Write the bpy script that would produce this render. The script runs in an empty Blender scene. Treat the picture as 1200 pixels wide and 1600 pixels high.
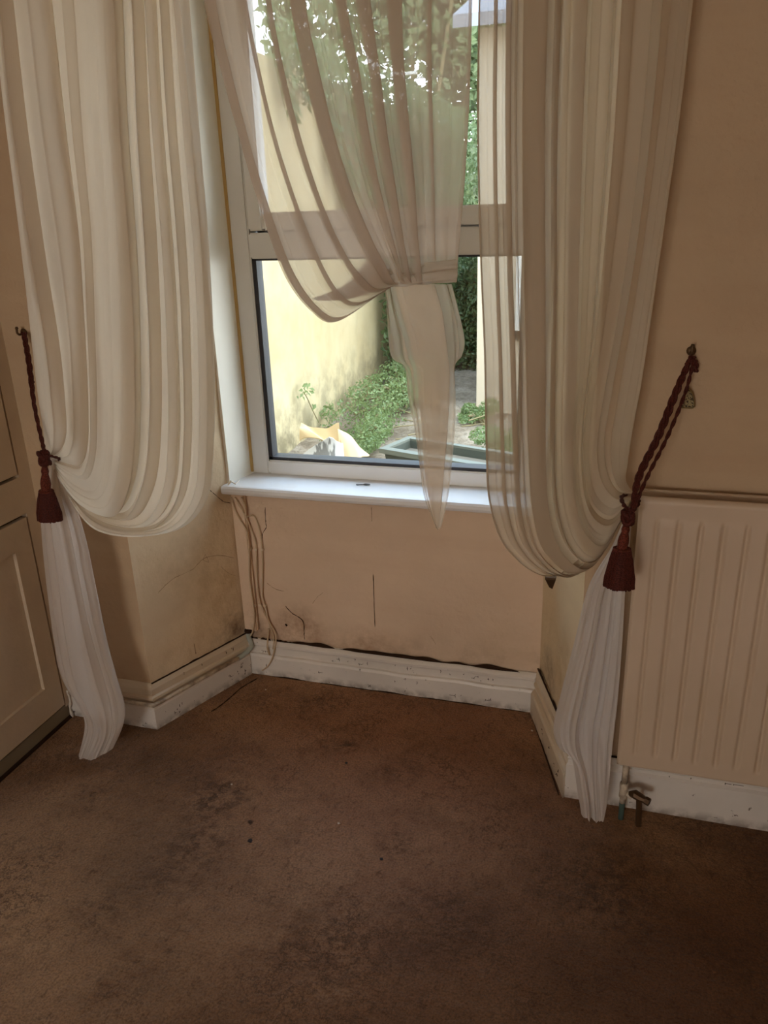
import bpy, bmesh, math, random
import numpy as np
from mathutils import Vector, noise
random.seed(7); rng = np.random.RandomState(7)
S = bpy.context.scene; COL = S.collection

# ------------------------------------------------------------------ camera
FOC, PITCH, ROLL, YAW, CH = 1231.66, .36019, -.034518, .30209, 1.5
_fw = np.array([-math.sin(YAW), math.cos(YAW), 0.]); _rt = np.array([math.cos(YAW), math.sin(YAW), 0.]); _up = np.array([0, 0, 1.])
CF = _fw*math.cos(PITCH)-_up*math.sin(PITCH); _u = _up*math.cos(PITCH)+_fw*math.sin(PITCH)
CR = _rt*math.cos(ROLL)+_u*math.sin(ROLL); CU = _u*math.cos(ROLL)-_rt*math.sin(ROLL)
cam = bpy.data.cameras.new('camera'); cam.sensor_fit = 'VERTICAL'; cam.sensor_height = 36; cam.lens = FOC*36/1600; cam.clip_start = .02
camo = bpy.data.objects.new('camera', cam); COL.objects.link(camo); S.camera = camo
from mathutils import Matrix
camo.matrix_world = Matrix(((CR[0], CU[0], -CF[0], 0), (CR[1], CU[1], -CF[1], 0), (CR[2], CU[2], -CF[2], CH), (0, 0, 0, 1)))
def _ray(x, y): return CF+CR*(x-600)/FOC-CU*(y-800)/FOC
O3 = np.array([0, 0, CH])
def aty(x, y, Y): d = _ray(x, y); return O3+d*(Y/d[1])          # where the sight line meets the plane Y
def atz(x, y, z=0): d = _ray(x, y); return O3+d*((z-CH)/d[2])
def atx(x, y, X): d = _ray(x, y); return O3+d*(X/d[0])

# ------------------------------------------------------------------ light
w = bpy.data.worlds.new('sky'); S.world = w; w.use_nodes = True
nt = w.node_tree; bg = nt.nodes['Background']
tc = nt.nodes.new('ShaderNodeTexCoord'); sp = nt.nodes.new('ShaderNodeSeparateXYZ'); cr = nt.nodes.new('ShaderNodeValToRGB')
nt.links.new(tc.outputs['Generated'], sp.inputs[0]); nt.links.new(sp.outputs[2], cr.inputs[0]); nt.links.new(cr.outputs[0], bg.inputs[0])
cr.color_ramp.elements[0].color = (.95, .97, 1, 1); cr.color_ramp.elements[1].color = (.45, .66, 1, 1)
bg.inputs[1].default_value = 5.6
sun = bpy.data.lights.new('sun', 'SUN'); sun.energy = 2.4; sun.angle = math.radians(25); sun.color = (1, .93, .8)
suno = bpy.data.objects.new('sun', sun); COL.objects.link(suno)
suno.rotation_euler = Vector((-.55, .28, -1)).to_track_quat('-Z', 'Y').to_euler()
S.view_settings.view_transform = 'Standard'; S.view_settings.look = 'None'; S.view_settings.gamma = 1; S.view_settings.use_curve_mapping = False
S.view_settings.exposure = 0.40
# daylight entering through the window behind the camera
al = bpy.data.lights.new('rear_window_daylight', 'AREA'); al.shape = 'RECTANGLE'; al.size = 1.3; al.size_y = 1.4; al.energy = 33; al.color = (1, .86, .70)
alo = bpy.data.objects.new('rear_window_daylight', al); COL.objects.link(alo); alo.location = (-.9, -4.55, 1.5); alo.rotation_euler = (math.radians(90), 0, 0)
S.cycles.use_denoising = True; S.cycles.transparent_max_bounces = 40; S.cycles.max_bounces = 10; S.cycles.diffuse_bounces = 6
S.cycles.sample_clamp_indirect = 6

# ------------------------------------------------------------------ materials
def mat(name, col, rough=.6, metal=0, spec=.5):
    m = bpy.data.materials.new(name); m.use_nodes = True; b = m.node_tree.nodes['Principled BSDF']
    b.inputs['Base Color'].default_value = (*col, 1); b.inputs['Roughness'].default_value = rough; b.inputs['Metallic'].default_value = metal
    b.inputs['Specular IOR Level'].default_value = spec
    return m
class N:
    """small node helper"""
    def __init__(s, m): s.t = m.node_tree; s.b = s.t.nodes['Principled BSDF']; s.co = s.t.nodes.new('ShaderNodeTexCoord').outputs['Object']
    def new(s, k, **kw):
        n = s.t.nodes.new(k)
        for a, v in kw.items(): setattr(n, a, v)
        return n
    def link(s, a, b): s.t.links.new(a, b)
    def noise(s, sc, det=4, ro=.55, scale=None, co=None):
        n = s.new('ShaderNodeTexNoise'); n.inputs['Scale'].default_value = sc; n.inputs['Detail'].default_value = det; n.inputs['Roughness'].default_value = ro
        co = co or s.co
        if scale is not None:
            mp = s.new('ShaderNodeMapping'); mp.inputs['Scale'].default_value = scale; s.link(co, mp.inputs[0]); co = mp.outputs[0]
        s.link(co, n.inputs['Vector']); return n.outputs['Fac']
    def ramp(s, f, stops):
        r = s.new('ShaderNodeValToRGB'); e = r.color_ramp.elements
        while len(e) < len(stops): e.new(.5)
        for k, (p, c) in enumerate(stops):
            e[k].position = p; e[k].color = (*c, 1) if isinstance(c, tuple) else (c, c, c, 1)
        s.link(f, r.inputs[0]); return r.outputs[0]
    def mix(s, f, a, b, mode='MIX'):
        n = s.new('ShaderNodeMix', data_type='RGBA', blend_type=mode)
        for v, i in ((f, 0), (a, 6), (b, 7)):
            if hasattr(v, 'links') or hasattr(v, 'is_linked'): s.link(v, n.inputs[i])
            elif i == 0: n.inputs[0].default_value = v
            else: n.inputs[i].default_value = (*v, 1)
        return n.outputs[2]
    def math(s, op, a, b=0.):
        n = s.new('ShaderNodeMath', operation=op)
        for v, i in ((a, 0), (b, 1)):
            if hasattr(v, 'is_linked'): s.link(v, n.inputs[i])
            else: n.inputs[i].default_value = v
        return n.outputs[0]
    def axis(s):
        n = s.new('ShaderNodeSeparateXYZ'); s.link(s.co, n.inputs[0]); return n.outputs
    def bump(s, f, st, dist=.01):
        n = s.new('ShaderNodeBump'); n.inputs['Strength'].default_value = st; n.inputs['Distance'].default_value = dist
        s.link(f, n.inputs['Height']); s.link(n.outputs[0], s.b.inputs['Normal'])
    def blob(s, c, r, soft=.5):
        """1 near point c fading to 0 at radius r"""
        n = s.new('ShaderNodeVectorMath', operation='DISTANCE'); s.link(s.co, n.inputs[0]); n.inputs[1].default_value = c
        return s.ramp(n.outputs['Value'], [(0, 1.), (max(r*soft, .001), .8), (r, 0.)])

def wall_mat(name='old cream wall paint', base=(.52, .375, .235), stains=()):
    m = mat(name, base, .75, spec=.25); n = N(m)
    a = n.ramp(n.noise(2.2, 5), [(.3, tuple(v*.9 for v in base)), (.7, tuple(min(1, v*1.06) for v in base))])
    lap = n.ramp(n.noise(5, 3, scale=(.35, .35, 3)), [(.45, 0.), (.7, .3)])
    a = n.mix(lap, a, (base[0]*.88, base[1]*.82, base[2]*.80))
    z = n.axis()[2]
    low = n.math('MULTIPLY', n.ramp(z, [(.13, 1.), (.24, 0.)]), n.ramp(n.noise(7, 6, .65), [(.48, 0.), (.7, .55)]))
    a = n.mix(low, a, (.2, .1, .045))
    for c, r, col, k in stains:
        f = n.math('MULTIPLY', n.blob(c, r), n.ramp(n.noise(16, 6, .7), [(.35, 0.), (.65, k)]))
        a = n.mix(f, a, col)
    n.link(a, n.b.inputs['Base Color'])
    n.bump(n.math('ADD', n.noise(9, 5), n.math('MULTIPLY', n.noise(70, 4), .12)), .7, .014)
    return m
DK = (.1, .045, .02)
M_WALL = wall_mat()  # same cream as the bay, darkened to stand in for dimmer light
M_BACK = wall_mat('damp stained cream wall paint', (.72, .54, .38), [((-1.0, 2.18, .17), .13, (.25, .10, .04), .7), ((-1.18, 2.18, .16), .08, DK, .7), ((-.75, 2.18, .12), .12, (.32, .17, .09), .6), ((-.3, 2.18, .2), .12, (.5, .36, .2), .3)])
M_LREV = wall_mat('cracked ochre wall paint', (.70, .54, .35), [((-1.22, 2.12, .33), .13, (.45, .27, .12), .5), ((-1.22, 2.15, .18), .1, DK, .8), ((-1.28, 2.0, .5), .2, (.4, .28, .15), .35)])
M_RREV = wall_mat('yellowed wall paint', (.70, .57, .37), [((-.16, 2.08, .2), .1, DK, .7), ((-.1, 1.9, .3), .16, (.4, .25, .1), .5)])
def chipped(name, base, chip=.62, k=1.):
    m = mat(name, base, .42); n = N(m)
    a = n.ramp(n.noise(6, 5), [(.3, tuple(v*.86 for v in base)), (.7, base)])
    g = n.ramp(n.noise(38, 6, .7), [(chip, 0.), (chip+.03, .9*k)])
    a = n.mix(g, a, (.09, .05, .03))
    lo = n.math('MULTIPLY', n.ramp(n.axis()[2], [(.0, 1.), (.03, 0.)]), n.ramp(n.noise(25, 4), [(.4, 0.), (.6, .7)]))
    a = n.mix(lo, a, (.09, .05, .03))
    n.link(a, n.b.inputs['Base Color']); n.bump(n.noise(30, 5), .35, .004); return m
M_SKIRT = chipped('chipped white gloss paint', (.74, .68, .60), .64)
M_SKIRTL = chipped('white gloss below yellowed top', (.74, .68, .60), .64); n = N(M_SKIRTL); n.link(n.mix(n.ramp(n.axis()[2], [(.072, 0.), (.082, .9)]), M_SKIRTL.node_tree.nodes['Principled BSDF'].inputs['Base Color'].links[0].from_socket, (.62, .50, .35), 'MIX'), n.b.inputs['Base Color'])
M_SKIRTY = chipped('yellowed skirting gloss', (.66, .55, .40), .66)
M_CUP = chipped('cream cupboard paint', (.68, .55, .40), .72, .5)
M_CUPHI = mat('highlit cream moulding paint', (.72, .62, .47), .35)  # lighter cupboard cream: the highlight on the mouldings put into the colour
M_PVC = mat('white window plastic', (.82, .80, .76), .35)
M_JAMB = mat('glossed window board', (.90, .87, .76), .35)
M_SILL = mat('white sill board', (.80, .79, .77), .3)
n = N(M_SILL); n.link(n.mix(n.ramp(n.noise(9, 5), [(.5, 0.), (.75, .35)]), (.82, .81, .80), (.66, .56, .42)), n.b.inputs['Base Color'])
M_GASKET = mat('black rubber gasket', (.03, .03, .035), .5)
M_RAD = mat('magnolia radiator enamel', (.60, .47, .34), .38)
n = N(M_RAD); n.link(n.ramp(n.noise(3, 4), [(.3, (.56, .43, .30)), (.7, (.63, .49, .36))]), n.b.inputs['Base Color'])
M_PIPE = chipped('painted pipe', (.66, .56, .42), .7)
M_GREENPIPE = mat('verdigris copper pipe', (.05, .085, .07), .8)
M_BRONZE = mat('dull brass', (.10, .055, .025), .5, .6)
M_BRASS = mat('antique brass filigree', (.42, .33, .17), .35, .9)
M_DARK = mat('dark gap grime and shade', (.035, .018, .01), .9, spec=.1)
M_CABLE = mat('cream cable sheath', (.56, .42, .27), .5)
M_CLIP = mat('cable clip plastic', (.68, .56, .42), .5)
def rope_mat(name, c):
    m = mat(name, c, .7, spec=.2); n = N(m); wv = n.new('ShaderNodeTexNoise'); wv.inputs['Scale'].default_value = 420; n.link(n.co, wv.inputs['Vector'])
    n.link(n.ramp(wv.outputs['Fac'], [(.35, tuple(v*.45 for v in c)), (.65, tuple(min(1, v*1.4) for v in c))]), n.b.inputs['Base Color']); n.bump(wv.outputs['Fac'], .6, .002); return m
M_ROPE = rope_mat('dark red cord', (.075, .016, .010)); M_TASS = rope_mat('brick red tassel silk', (.13, .028, .015))

def cloth_mat(name, col, alpha, trans=.5):
    m = bpy.data.materials.new(name); m.use_nodes = True; t = m.node_tree; t.nodes.clear()
    o = t.nodes.new('ShaderNodeOutputMaterial'); mx = t.nodes.new('ShaderNodeMixShader'); tr = t.nodes.new('ShaderNodeBsdfTransparent')
    d = t.nodes.new('ShaderNodeBsdfDiffuse'); tl = t.nodes.new('ShaderNodeBsdfTranslucent'); m2 = t.nodes.new('ShaderNodeMixShader')
    co = t.nodes.new('ShaderNodeTexCoord'); ns = t.nodes.new('ShaderNodeTexNoise'); ns.inputs['Scale'].default_value = 3; ns.inputs['Detail'].default_value = 5
    t.links.new(co.outputs['Object'], ns.inputs['Vector']); r = t.nodes.new('ShaderNodeValToRGB'); t.links.new(ns.outputs['Fac'], r.inputs[0])
    r.color_ramp.elements[0].position = .35; r.color_ramp.elements[0].color = (*[v*.93 for v in col], 1); r.color_ramp.elements[1].position = .65; r.color_ramp.elements[1].color = (*col, 1)
    t.links.new(r.outputs[0], d.inputs[0]); t.links.new(r.outputs[0], tl.inputs[0])
    fb = t.nodes.new('ShaderNodeTexNoise'); fb.inputs['Scale'].default_value = 14; fb.inputs['Detail'].default_value = 4
    bp = t.nodes.new('ShaderNodeBump'); bp.inputs['Strength'].default_value = .25; bp.inputs['Distance'].default_value = .004
    t.links.new(co.outputs['Object'], fb.inputs['Vector']); t.links.new(fb.outputs['Fac'], bp.inputs['Height']); t.links.new(bp.outputs[0], d.inputs['Normal'])
    m2.inputs[0].default_value = trans; t.links.new(d.outputs[0], m2.inputs[1]); t.links.new(tl.outputs[0], m2.inputs[2])
    mx.inputs[0].default_value = alpha; t.links.new(tr.outputs[0], mx.inputs[1]); t.links.new(m2.outputs[0], mx.inputs[2]); t.links.new(mx.outputs[0], o.inputs[0])
    return m
M_CLOTHL = cloth_mat('dense cream voile', (.76, .66, .52), .84, .36)
M_CLOTHM = cloth_mat('sheer taupe voile', (.66, .54, .42), .70, .34)
M_CLOTHR = cloth_mat('sheer cream voile', (.62, .50, .36), .74, .34)
M_TAIL = cloth_mat('voile tail', (.74, .67, .60), .86, .34)  # same voile, paler and cooler: skylight on the tails put into the colour
M_KTAIL = cloth_mat('knotted voile tail', (.80, .67, .52), .52, .42)

# ------------------------------------------------------------------ object helpers
def link(name, me, m=None, parent=None, smooth=False):
    o = bpy.data.objects.new(name, me); COL.objects.link(o)
    if m is not None:
        for mm in (m if isinstance(m, (list, tuple)) else [m]): me.materials.append(mm)
    if parent is not None: o.parent = parent
    if smooth:
        me.polygons.foreach_set('use_smooth', [True]*len(me.polygons))
    return o
def tag(o, label=None, cat=None, group=None, kind=None):
    if label: o['label'] = label
    if cat: o['category'] = cat
    if group: o['group'] = group
    if kind: o['kind'] = kind
    return o
def empty(name, loc, label, cat, group=None):
    o = bpy.data.objects.new(name, None); COL.objects.link(o); o.location = tuple(loc); o.empty_display_size = .05
    tag(o, label, cat, group); bpy.context.view_layer.update(); return o
class MB:
    def __init__(s): s.v = []; s.f = []
    def add(s, vs, fs): k = len(s.v); s.v += [tuple(map(float, p)) for p in vs]; s.f += [tuple(i+k for i in f) for f in fs]; return s
    def box(s, a, b):
        x0, y0, z0 = a; x1, y1, z1 = b
        return s.add([(x0, y0, z0), (x1, y0, z0), (x1, y1, z0), (x0, y1, z0), (x0, y0, z1), (x1, y0, z1), (x1, y1, z1), (x0, y1, z1)],
                     [(0, 3, 2, 1), (4, 5, 6, 7), (0, 1, 5, 4), (1, 2, 6, 5), (2, 3, 7, 6), (3, 0, 4, 7)])
    def tube(s, pts, r, n=8, cap=True):
        pts = [np.array(p, float) for p in pts]; rs = r if hasattr(r, '__len__') else [r]*len(pts)
        vs = []; fs = []; prev = None
        for i, p in enumerate(pts):
            d = pts[min(i+1, len(pts)-1)]-pts[max(i-1, 0)]; d = d/(np.linalg.norm(d)+1e-9)
            if prev is None:
                a = np.array([0, 0, 1.]) if abs(d[2]) < .9 else np.array([1., 0, 0]); u = np.cross(d, a)
            else: u = prev-d*(prev@d)
            u = u/(np.linalg.norm(u)+1e-9); prev = u; q = np.cross(d, u)
            for k in range(n):
                t = 2*math.pi*k/n; vs.append(p+(u*math.cos(t)+q*math.sin(t))*rs[i])
        for i in range(len(pts)-1):
            for k in range(n): fs.append((i*n+k, i*n+(k+1) % n, (i+1)*n+(k+1) % n, (i+1)*n+k))
        if cap: fs += [tuple(range(n))[::-1], tuple((len(pts)-1)*n+k for k in range(n))]
        return s.add(vs, fs)
    def build(s, name, m, parent=None, smooth=False, bevel=0, seg=2):
        off = parent.matrix_world.translation if parent is not None else Vector((0, 0, 0))
        me = bpy.data.meshes.new(name); me.from_pydata([(p[0]-off.x, p[1]-off.y, p[2]-off.z) for p in s.v], [], s.f); me.update()
        if bevel:
            bm = bmesh.new(); bm.from_mesh(me)
            bmesh.ops.bevel(bm, geom=bm.edges[:], offset=bevel, segments=seg, affect='EDGES', clamp_overlap=True); bm.to_mesh(me); bm.free()
        o = link(name, me, m, parent, smooth)
        return o
def curve_pts(P, n):
    """Catmull-Rom through P"""
    P = [np.array(p, float) for p in P]; out = []; k = len(P)
    for i in range(n):
        t = i/(n-1)*(k-1); j = min(int(t), k-2); u = t-j
        p0 = P[max(j-1, 0)]; p1 = P[j]; p2 = P[j+1]; p3 = P[min(j+2, k-1)]
        out.append(.5*((2*p1)+(-p0+p2)*u+(2*p0-5*p1+4*p2-p3)*u*u+(-p0+3*p1-3*p2+p3)*u**3))
    return out

# ------------------------------------------------------------------ the room (setting)
YW = 1.815; YB = 2.185; XL, XR = -1.20, -.186; ZC = 2.5; ZT = 2.36
FL, FR = -1.352, -.055            # front corners of the splayed bay
XCUP = -1.65; XRW = 2.2; YR = -4.6; XLW = -1.95
def struct(name, mb, m, **k): return tag(mb.build(name, m, **k), kind='structure')
def quad_wall(name, a, b, z0, z1, m, nx=40, thick=(0, 0), amp=.003):
    """slightly uneven plastered wall between plan points a and b, with thickness behind"""
    a = np.array(a, float); b = np.array(b, float); vs = []; fs = []; nz = max(4, int((z1-z0)*24))
    d = (b-a)/np.linalg.norm(b-a); nn = np.array([d[1], -d[0]])
    for j in range(nz+1):
        for i in range(nx+1):
            p = a+(b-a)*i/nx; z = z0+(z1-z0)*j/nz
            e = 0 if i in (0, nx) else amp*noise.noise(Vector((p[0]*5, p[1]*5, z*5)))
            vs.append((p[0]+nn[0]*e, p[1]+nn[1]*e, z))
    for j in range(nz):
        for i in range(nx): q = j*(nx+1)+i; fs.append((q, q+1, q+nx+2, q+nx+1))
    mb = MB().add(vs, fs); t = np.array(thick)
    A = [(*a, z0), (*b, z0), (*b, z1), (*a, z1)]; B = [(*(a+t), z0), (*(b+t), z0), (*(b+t), z1), (*(a+t), z1)]
    mb.add(A+B, [(4, 7, 6, 5), (0, 4, 5, 1), (1, 5, 6, 2), (2, 6, 7, 3), (3, 7, 4, 0)])
    return struct(name, mb, m, smooth=False)
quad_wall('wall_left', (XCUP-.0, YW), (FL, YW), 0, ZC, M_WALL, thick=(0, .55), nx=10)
quad_wall('wall_bay_left', (FL, YW), (XL, YB), 0, ZT, M_LREV, thick=(-.12, .1), nx=20, amp=.006)
quad_wall('wall_bay_back', (XL, YB), (XR, YB), 0, .665, M_BACK, thick=(0, .17), amp=.006)
quad_wall('wall_bay_right', (XR, YB), (FR, YW), 0, ZT, M_RREV, thick=(.12, .1), nx=20)
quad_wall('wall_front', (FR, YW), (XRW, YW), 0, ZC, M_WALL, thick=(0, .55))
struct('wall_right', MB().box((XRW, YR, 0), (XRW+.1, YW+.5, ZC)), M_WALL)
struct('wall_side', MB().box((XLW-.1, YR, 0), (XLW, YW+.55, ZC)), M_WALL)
rw = MB().box((XLW, YR-.1, 0), (-1.6, YR, ZC)).box((-.2, YR-.1, 0), (XRW, YR, ZC)).box((-1.6, YR-.1, 0), (-.2, YR, .75)).box((-1.6, YR-.1, 2.25), (-.2, YR, ZC))
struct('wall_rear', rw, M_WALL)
rf = MB().box((-1.6, YR-.08, .75), (-1.54, YR-.03, 2.25)).box((-.26, YR-.08, .75), (-.2, YR-.03, 2.25)).box((-1.54, YR-.08, .75), (-.26, YR-.03, .81)).box((-1.54, YR-.08, 2.19), (-.26, YR-.03, 2.25)).box((-.925, YR-.07, .81), (-.875, YR-.04, 2.19))
struct('window_2', rf, M_PVC)
struct('ceiling', MB().box((XLW, YR, ZC), (XRW, YW, ZC+.1)), mat('ceiling paint', (.72, .68, .6), .8))
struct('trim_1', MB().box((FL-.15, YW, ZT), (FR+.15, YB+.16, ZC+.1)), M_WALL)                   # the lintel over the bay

# carpeted floor
def carpet():
    m = mat('worn brown carpet', (.2, .12, .07), .95, spec=.08); n = N(m)
    big = n.ramp(n.noise(1.7, 5, .6), [(.32, (.10, .046, .020)), (.5, (.235, .122, .058)), (.68, (.41, .24, .125))])
    pur = n.math('MULTIPLY', n.blob((-.55, 1.6, 0), .65, .3), .45)  # purplish skylight sheen on the floor, painted into the carpet colour
    a = n.mix(pur, big, (.38, .225, .17))
    a = n.mix(n.math('MULTIPLY', n.blob((-1.35, .95, 0), .75, .4), .35), a, (.50, .32, .19))  # better lit left foreground, painted as a lighter patch
    a = n.mix(n.math('MULTIPLY', n.blob((.45, .95, 0), 1.0, .5), .85), a, (.085, .034, .015))  # light falling off to the right, painted as a dark patch
    a = n.mix(n.math('MULTIPLY', n.blob((-.6, 2.05, 0), .75, .4), .5), a, (.33, .145, .07))
    mid = n.ramp(n.noise(7, 6, .7), [(.5, 0.), (.7, .55)])
    a = n.mix(mid, a, (.13, .062, .03))
    for (px, py), r, k in (((340, 1245), .13, .9), ((545, 1165), .05, .8), ((320, 1310), .12, .6), ((620, 1320), .08, .6), ((270, 1360), .14, .5), ((390, 1285), .012, 2.), ((950, 1400), .22, .8), ((520, 1480), .2, .5), ((160, 1420), .08, .6), ((620, 1210), .1, .5), ((835, 1115), .05, .8), ((740, 1085), .08, .5), ((690, 1440), .16, .6)):
        p = atz(px, py); f = n.math('MULTIPLY', n.blob(tuple(p), r, .3), n.ramp(n.noise(26, 6, .8), [(.46, 0.), (.56, k)]))
        a = n.mix(f, a, (.055, .027, .014))
    sc = n.ramp(n.noise(190, 3, .7), [(.33, (.62, .6, .58)), (.5, (1., 1., 1.)), (.7, (1.3, 1.28, 1.24))])
    a = n.mix(1., a, sc, 'MULTIPLY')
    sc2 = n.ramp(n.noise(55, 4, .7, scale=(1, .55, 1)), [(.30, (.6, .57, .54)), (.44, (1., 1., 1.)), (.8, (1.08, 1.05, 1.02))])
    a = n.mix(1., a, sc2, 'MULTIPLY')
    rid = n.math('ABSOLUTE', n.math('SUBTRACT', n.noise(24, 5, .65), .5))
    crev = n.math('MULTIPLY', n.ramp(rid, [(0., 1.), (.028, 0.)]), n.ramp(n.noise(3.1, 4, .6), [(.46, 0.), (.6, .75)]))
    a = n.mix(crev, a, (.055, .028, .014))
    n.link(a, n.b.inputs['Base Color'])
    n.bump(n.math('ADD', n.math('MULTIPLY', n.noise(170, 4, .75), .4), n.math('ADD', n.noise(48, 4, .7), n.math('MULTIPLY', n.noise(12, 3), 1.2))), 1., .009)
    n.b.inputs['Sheen Weight'].default_value = .12
    return m
fl = MB(); P2 = [(XLW, YR), (XRW, YR), (XRW, YW), (FR, YW), (XR, YB), (XL, YB), (FL, YW), (XLW, YW)]
fl.add([(x, y, 0) for x, y in P2]+[(x, y, -.08) for x, y in P2], [tuple(range(8)), tuple(range(8, 16))[::-1]]+[(i, 8+i, 8+(i+1) % 8, (i+1) % 8) for i in range(8)])
struct('floor', fl, carpet())

# skirting boards: a profile swept between plan points
PROF = [(0, 0), (.026, 0), (.026, .070), (.022, .078), (.014, .080), (.014, .106), (.018, .111), (.018, .119), (.012, .126), (.005, .131), (0, .131)]
PROF2 = [(0, 0), (.030, 0), (.030, .072), (.026, .080), (.016, .083), (.016, .092), (.020, .098), (.020, .106), (.013, .110), (.013, .132), (.009, .142), (.003, .150), (0, .150)]
def skirting(name, pts, ks, prof, m, top=None, d0=0., uneven=.0):
    """pts: plan points; ks: plan outward offsets (mitred directions) at each"""
    vs = []; fs = []; n = len(prof); N_ = 28; rows = []
    for s in range(len(pts)-1):
        for i in range(N_+1):
            if s and i == 0: continue
            t = i/N_; p = (1-t)*np.array(pts[s])+t*np.array(pts[s+1]); k = (1-t)*np.array(ks[s])+t*np.array(ks[s+1]); rows.append((p, k))
    for p, k in rows:
        wv = uneven*noise.noise(Vector((p[0]*9, p[1]*9, 3)))
        for o, z in prof: q = p+k*o; vs.append((q[0], q[1], z+(wv if z > .05 else 0)))
    for i in range(len(rows)-1):
        for j in range(n-1): fs.append((i*n+j, (i+1)*n+j, (i+1)*n+j+1, i*n+j+1))
    fs += [tuple(range(n)), tuple((len(rows)-1)*n+j for j in range(n))[::-1]]
    return struct(name, MB().add(vs, fs), m)
def nrm(a, b): d = np.array(b)-np.array(a); d = d/np.linalg.norm(d); return np.array([d[1], -d[0]])
nL = nrm((FL, YW), (XL, YB)); nB = np.array([0, -1.]); nR = nrm((XR, YB), (FR, YW))
def mitre(a, b): m_ = a+b; return m_/(m_@a)
mL0 = mitre(nB, nL); mLB = mitre(nL, nB); mBR = mitre(nB, nR); mR0 = mitre(nR, nB)
skirting('baseboard_left', [(XCUP, YW), (FL, YW)], [nB, mL0], PROF2, M_SKIRTL)
skirting('baseboard_bay_left', [(FL, YW), (XL, YB)], [mL0, mLB], PROF2, M_SKIRTL)
bb = skirting('baseboard_bay_back', [(XL, YB), (XR, YB)], [mLB, mBR], PROF, M_SKIRT, uneven=.006)
skirting('baseboard_bay_right', [(XR, YB), (FR, YW)], [mBR, mR0], PROF2, M_SKIRTY)
PROF3 = [(0, 0), (.024, 0), (.024, .108), (.017, .114), (.017, .122), (.021, .128), (.012, .138), (0, .142)]
skirting('baseboard_right', [(FR, YW), (XRW, YW)], [mR0, nB], PROF3, M_SKIRT)
# grime-filled gaps where plaster has parted from the boards
def gap(name, a, b, z, w0, parent, seed, out=.004):
    a = np.array(a); b = np.array(b); nn = nrm(a, b); vs = []; fs = []; n_ = 60
    for i in range(n_+1):
        p = a+(b-a)*i/n_; h = max(.0008, w0*(.55+1.1*noise.noise(Vector((i*.18+seed, seed, 0))))*min(1, min(i, n_-i)/5+.15))
        q0 = p+nn*out; q1 = p+nn*(out+.0035)
        vs += [(q0[0], q0[1], z-.002), (q1[0], q1[1], z-.002), (q1[0], q1[1], z+h), (q0[0], q0[1], z+h*1.3)]
    for i in range(n_):
        for k in range(4): fs.append((i*4+k, i*4+4+k, i*4+4+(k+1) % 4, i*4+(k+1) % 4))
    fs += [(0, 1, 2, 3), (n_*4+3, n_*4+2, n_*4+1, n_*4)]
    return MB().add(vs, fs).build(name, M_DARK, parent)
gap('grime_line', (XL+.16, YB), (XR-.06, YB), .130, .011, bb, 3.)
gap('grime_line', (XL+.01, YB), (XL+.18, YB), .130, .006, bb, 8.)
gap('grime_line', (FL, YW), (XL, YB), .150, .0022, bpy.data.objects['baseboard_bay_left'], 5.)
gap('grime_line', (XR, YB), (FR, YW), .150, .008, bpy.data.objects['baseboard_bay_right'], 12.)
gap('grime_line', (FR, YW), (.9, YW), .142, .003, bpy.data.objects['baseboard_right'], 2.)
gap('grime_line', (XL+.03, YB-.026), (XR-.02, YB-.026), -.001, .003, bb, 9., .0)
gap('grime_line', (XR-.02, YB-.02), (FR-.03, YW-.02), -.001, .005, bpy.data.objects['baseboard_bay_right'], 19., .0)
# short vertical paint splits in the boards
def splits(par, a, b, zr, out, n_, seed):
    r = random.Random(seed); a = np.array(a); b = np.array(b); nn = nrm(a, b); mb = MB()
    for _ in range(n_):
        t = r.random(); p = a+(b-a)*t+nn*(out+.0006); z = r.uniform(*zr); h = r.uniform(.004, .014); q = [(p[0], p[1], z), (p[0]+r.uniform(-.003, .003), p[1], z+h*.5), (p[0]+r.uniform(-.002, .002), p[1], z+h)]
        mb.tube(q, [.0005, .0011, .0006], 5)
        if r.random() < .5: mb.tube([q[1], (q[1][0]+(b-a)[0]*r.uniform(-.02, .02), q[1][1]+(b-a)[1]*.01, q[1][2])], .0006, 5)
    return mb.build('paint_split', M_DARK, par)
splits(bb, (XL+.25, YB), (XR-.05, YB), (.082, .1), .014, 16, 4)
splits(bb, (XL+.05, YB), (XR-.05, YB), (.01, .06), .026, 7, 5)
splits(bpy.data.objects['baseboard_bay_left'], (FL, YW), (XL, YB), (.112, .126), .013, 6, 6)
splits(bpy.data.objects['baseboard_bay_left'], (FL, YW), (XL, YB), (.01, .05), .030, 14, 7)
splits(bpy.data.objects['baseboard_right'], (.09, YW), (1.2, YW), (.112, .12), .0172, 9, 8)
splits(bpy.data.objects['baseboard_bay_right'], (XR, YB), (FR, YW), (.02, .06), .030, 8, 9)

# hairline cracks on the plaster of the bay (polylines picked where they run)
def crack(par, pts, Y=None, plane=None, r=.0009, rough=.5, m=None):
    P = []
    for x, y in pts:
        if plane is None: q = aty(x, y, Y)
        else:
            a, nn = plane; d = _ray(x, y); q = O3+d*(((a[0]*nn[0]+a[1]*nn[1])-(O3[0]*nn[0]+O3[1]*nn[1]))/(d[0]*nn[0]+d[1]*nn[1]))
        P.append(q)
    Q = curve_pts(P, len(P)*6); rr = random.Random(int(pts[0][0]))
    Q = [q+np.array([rr.uniform(-1, 1), 0, rr.uniform(-1, 1)])*.0012*rough for q in Q]
    rad = [r*(.35+.9*rr.random()) for _ in Q]; rad[0] = rad[-1] = r*.15
    return MB().tube(Q, rad, 5).build('plaster_crack', m or M_DARK, par)
wb = bpy.data.objects['wall_bay_back']; wl = bpy.data.objects['wall_bay_left']; YC = YB-.004
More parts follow.
